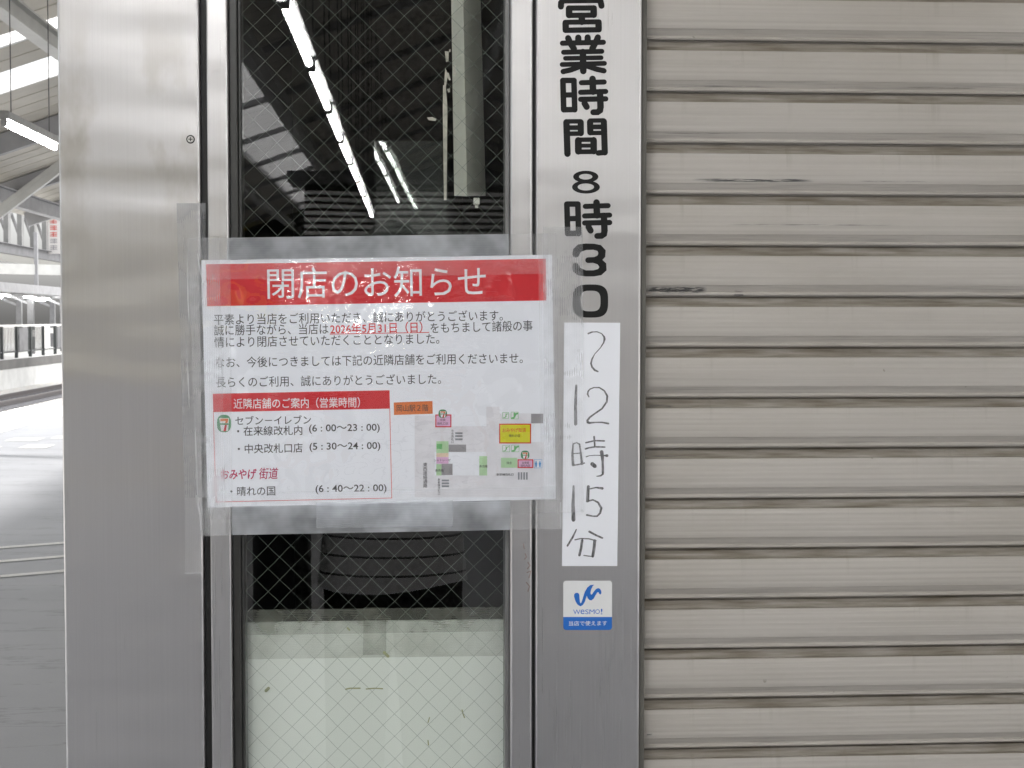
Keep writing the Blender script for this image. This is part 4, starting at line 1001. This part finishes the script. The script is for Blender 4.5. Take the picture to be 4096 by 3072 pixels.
# white creases where the tape has been pressed over the edges
CRM = tape_mat('white_crease', .55)
for k, (pts, wd, lb) in enumerate(((((742, 1330), (752, 1500), (757, 1640)), [2, 6, 2], 'thin white crease in the tape beside the middle of the notice'), (((748, 985), (752, 1200), (758, 1330)), [3, 5, 3], 'white crease in the tape beside the red heading'), (((778, 1650), (786, 1860), (790, 1980)), [2, 7, 3], 'white crease in the tape beside the shop table'),
                     (((786, 1985), (800, 2060), (803, 2120)), [9, 6, 3], 'short white crease at the lower left corner of the notice'), (((742, 2294), (806, 2292)), 4, 'white lower edge of the tape end on the left steel panel'), (((790, 1015), (800, 1080), (812, 1130)), [3, 6, 3], 'white crease at the upper left corner of the notice'), (((2243, 2010), (2244, 2114)), 5, 'white upright crease at the lower right corner of the tape'))):
    m_ = MB(); stroke(m_, pts, wd, -.0064 - .00005 * k, ident); tag(m_.build('tape_crease', CRM), lb, 'crease')
# faint red pencil marks on the window frame
m_ = MB()
for pts, wd in ((((2093, 2175), (2097, 2195)), 4), (((2101, 2215), (2106, 2228), (2099, 2236)), 5), (((2112, 2250), (2120, 2262), (2110, 2275)), 5), (((2108, 2290), (2124, 2284), (2116, 2310)), 5), (((2106, 2330), (2118, 2345), (2112, 2365)), 5)):
    stroke(m_, pts, wd, .0008, ident)
tag(m_.build('pencil_marks', M['scrawl']), 'faint reddish scrawl on the steel frame right of the window', 'scrawl')
# ------------------------------------------------------------------ the photographer (seen mirrored in the lower window)
M['skin'] = plain('skin', (.48, .30, .22), .5, var=.05); M['lips'] = plain('lips', (.36, .16, .13), .5); M['hair'] = plain('black_hair', (.015, .013, .012), .5)
def shirt_mat():
    m, t, b = nodes('striped_shirt'); v = coords(t); sx = N(t, 'ShaderNodeSeparateXYZ'); L(t, v, sx.inputs[0])
    f = math_(t, 'FRACT', math_(t, 'MULTIPLY', math_(t, 'ADD', sx.outputs[2], 5), 1 / .049))
    L(t, ramp(t, f, .09, .13, (.06, .06, .07, 1), (.86, .86, .88, 1)), b.inputs['Base Color']); b.inputs['Roughness'].default_value = .9
    bump(t, noise(t, v, 18, 4), .6, .01, b); return m
M['shirt'] = shirt_mat(); M['trousers'] = plain('black_trousers', (.012, .012, .014), .85); M['bag'] = plain('black_bag', (.010, .010, .011), .6); M['shoe'] = plain('shoe_leather', (.03, .03, .03), .5)
M['camera_body'] = plain('camera_black', (.02, .02, .02), .4)
HX, HY = -.06, -2.20
pr = thing('person', 'person in a pale striped shirt and black trousers photographing the notice', 'person', (HX, HY, 0))
def skinned(name, joints, edges, mat, parent, root=0):
    off = worldloc(parent); me = bpy.data.meshes.new(name); me.from_pydata([Vector(j[0]) - off for j in joints], edges, []); me.materials.append(mat)
    o = bpy.data.objects.new(name, me); COL.objects.link(o); o.parent = parent
    m1 = o.modifiers.new('skin', 'SKIN'); m1.use_smooth_shade = True
    for i, j in enumerate(joints): me.skin_vertices[0].data[i].radius = (j[1], j[2] if len(j) > 2 else j[1])
    me.skin_vertices[0].data[root].use_root = True
    s_ = o.modifiers.new('sub', 'SUBSURF'); s_.levels = 2; s_.render_levels = 2; return o
hx, hy = HX, HY
J = [((hx, hy, .92), .15, .11), ((hx, hy, 1.12), .135, .10), ((hx, hy + .01, 1.32), .155, .105), ((hx, hy + .01, 1.44), .07, .06), ((hx, hy + .02, 1.53), .052, .052), ((hx, hy + .03, 1.60), .07, .085), ((hx, hy + .03, 1.68), .078, .095), ((hx, hy + .02, 1.75), .05, .06)]
E_ = [(i, i + 1) for i in range(7)]
def addj(frm, *js):
    for j in js: J.append(j); E_.append((frm, len(J) - 1)); frm = len(J) - 1
    return frm
CAMP = Vector((0, -1.875, 1.545))
for s in (-1, 1):
    addj(0, ((hx + s * .09, hy, .86), .09), ((hx + s * .105, hy + .01, .50), .062), ((hx + s * .11, hy - .01, .10), .042), ((hx + s * .115, hy + .10, .045), .04), ((hx + s * .12, hy + .16, .035), .03))
    wr = addj(2, ((hx + s * .17, hy, 1.38), .055), ((hx + s * .25, hy + .09, 1.17), .04), ((CAMP.x + s * .075 , CAMP.y - .06, CAMP.z - .075), .026), ((CAMP.x + s * .068, CAMP.y - .025, CAMP.z - .035), .026))
    for k in range(4):
        zf = CAMP.z - .026 + .017 * k; ln = (.9, 1, .95, .8)[3 - k]
        addj(wr, ((CAMP.x + s * .066, CAMP.y - .004, zf), .0085), ((CAMP.x + s * .060, CAMP.y + .026 * ln, zf + .002), .008), ((CAMP.x + s * .040, CAMP.y + .030, zf + .003), .007))
    addj(wr, ((CAMP.x + s * .06, CAMP.y - .03, CAMP.z - .01), .010), ((CAMP.x + s * .04, CAMP.y - .024, CAMP.z + .006), .008))
skinned('body', J, E_, M['skin'], pr)
hd = Vector((hx, hy + .03, 1.655))
m_ = MB()
def ell(c, rx, ry, rz, n=14, h=10, z0=-1, z1=1):
    c = Vector(c); rings = []
    for i in range(h + 1):
        t = z0 + (z1 - z0) * i / h; t = max(-.999, min(.999, t)); r = math.sqrt(1 - t * t)
        rings.append([c + Vector((rx * r * math.cos(2 * math.pi * k / n), ry * r * math.sin(2 * math.pi * k / n), rz * t)) for k in range(n)])
    return rings
m_.loft(ell(hd + Vector((0, -.018, .035)), .094, .112, .125, 18, 10, -.35, 1)); m_.build('hair', M['hair'], pr, smooth=True)
for s in (-1, 1):
    m_ = MB(); m_.loft(ell(hd + Vector((s * .032, .083, .01)), .012, .010, .008, 10, 6)); m_.build('eye', M['sign_white'], pr, smooth=True)
    m_ = MB(); m_.loft(ell(hd + Vector((s * .082, -.005, .0)), .012, .022, .034, 10, 8)); m_.build('ear', M['skin'], pr, smooth=True)
m_ = MB(); m_.loft(ell(hd + Vector((0, .098, -.02)), .014, .02, .026, 10, 8)); m_.build('nose', M['skin'], pr, smooth=True)
m_ = MB(); m_.loft(ell(hd + Vector((0, .078, -.062)), .024, .010, .007, 10, 6)); m_.build('mouth', M['lips'], pr, smooth=True)
def tor(z, rx, ry, dy=0, n=28, k=0.0): return [(hx + rx * math.cos(2 * math.pi * i / n) * (1 + k * math.sin(5 * 2 * math.pi * i / n)), hy + dy + ry * math.sin(2 * math.pi * i / n) * (1 + k * math.sin(7 * 2 * math.pi * i / n)), z + .012 * math.sin(2 * math.pi * i / n * 2 + .6) * (1 if z < .95 else 0)) for i in range(n)]
m_ = MB(); m_.loft([tor(.845, .20, .13, .01, k=.02), tor(.93, .192, .126, .01, k=.015), tor(1.05, .18, .122, k=.01), tor(1.2, .184, .125), tor(1.34, .20, .135), tor(1.42, .15, .105), tor(1.455, .085, .08)], caps=False)
for s in (-1, 1): m_.tube([(hx + s * .16, hy, 1.375), (hx + s * .215, hy + .04, 1.28), (hx + s * .25, hy + .085, 1.19)], [.075, .07, .068], 14, caps=False)
m_.build('shirt', M['shirt'], pr, smooth=True)
m_ = MB(); m_.loft([tor(1.0, .16, .12), tor(.86, .175, .135), tor(.78, .172, .13)], caps=False)
for s in (-1, 1): m_.tube([(hx + s * .088, hy, .84), (hx + s * .10, hy + .01, .5), (hx + s * .11, hy - .005, .07)], [.098, .082, .07], 16)
m_.build('trousers', M['trousers'], pr, smooth=True)
for s in (-1, 1):
    m_ = MB(); m_.loft(ell((hx + s * .115, hy + .07, .045), .05, .14, .045, 14, 8)); m_.build('shoe', M['shoe'], pr, smooth=True)
cm = thing('compact_camera', 'small black compact camera held by the person', 'camera', tuple(CAMP))
m_ = MB(); m_.box(CAMP.x - .05, CAMP.x + .05, CAMP.y - .014, CAMP.y + .012, CAMP.z - .03, CAMP.z + .03); m_.build('body', M['camera_body'], cm, bevel=.005)
m_ = MB(); m_.tube([(CAMP.x, CAMP.y + .012, CAMP.z), (CAMP.x, CAMP.y + .026, CAMP.z)], .024, 24); m_.build('lens_barrel', M['camera_body'], cm)
m_ = MB(); m_.tube([(CAMP.x + .03, CAMP.y, CAMP.z + .030), (CAMP.x + .03, CAMP.y, CAMP.z + .034)], .006, 14); m_.build('shutter_button', M['screw'], cm)
sb = thing('shoulder_bag', 'black shoulder bag hanging at the side of the person', 'bag', (hx - .27, hy - .02, .85))
bxx = hx - .28
m_ = MB(); m_.box(bxx - .085, bxx + .055, hy - .13, hy + .12, .72, 1.12); m_.build('bag_body', M['bag'], sb, bevel=.03, seg=3)
m_ = MB(); m_.box(bxx - .09, bxx + .06, hy - .10, hy + .09, .99, 1.135); m_.build('flap', M['bag'], sb, bevel=.02)
m_ = MB(); m_.tube([(bxx - .01, hy - .1, 1.1), (hx - .205, hy - .10, 1.3), (hx - .15, hy - .03, 1.455), (hx - .205, hy + .105, 1.3), (bxx - .01, hy + .1, 1.1)], .012, 8); m_.build('strap', M['bag'], sb, smooth=True)
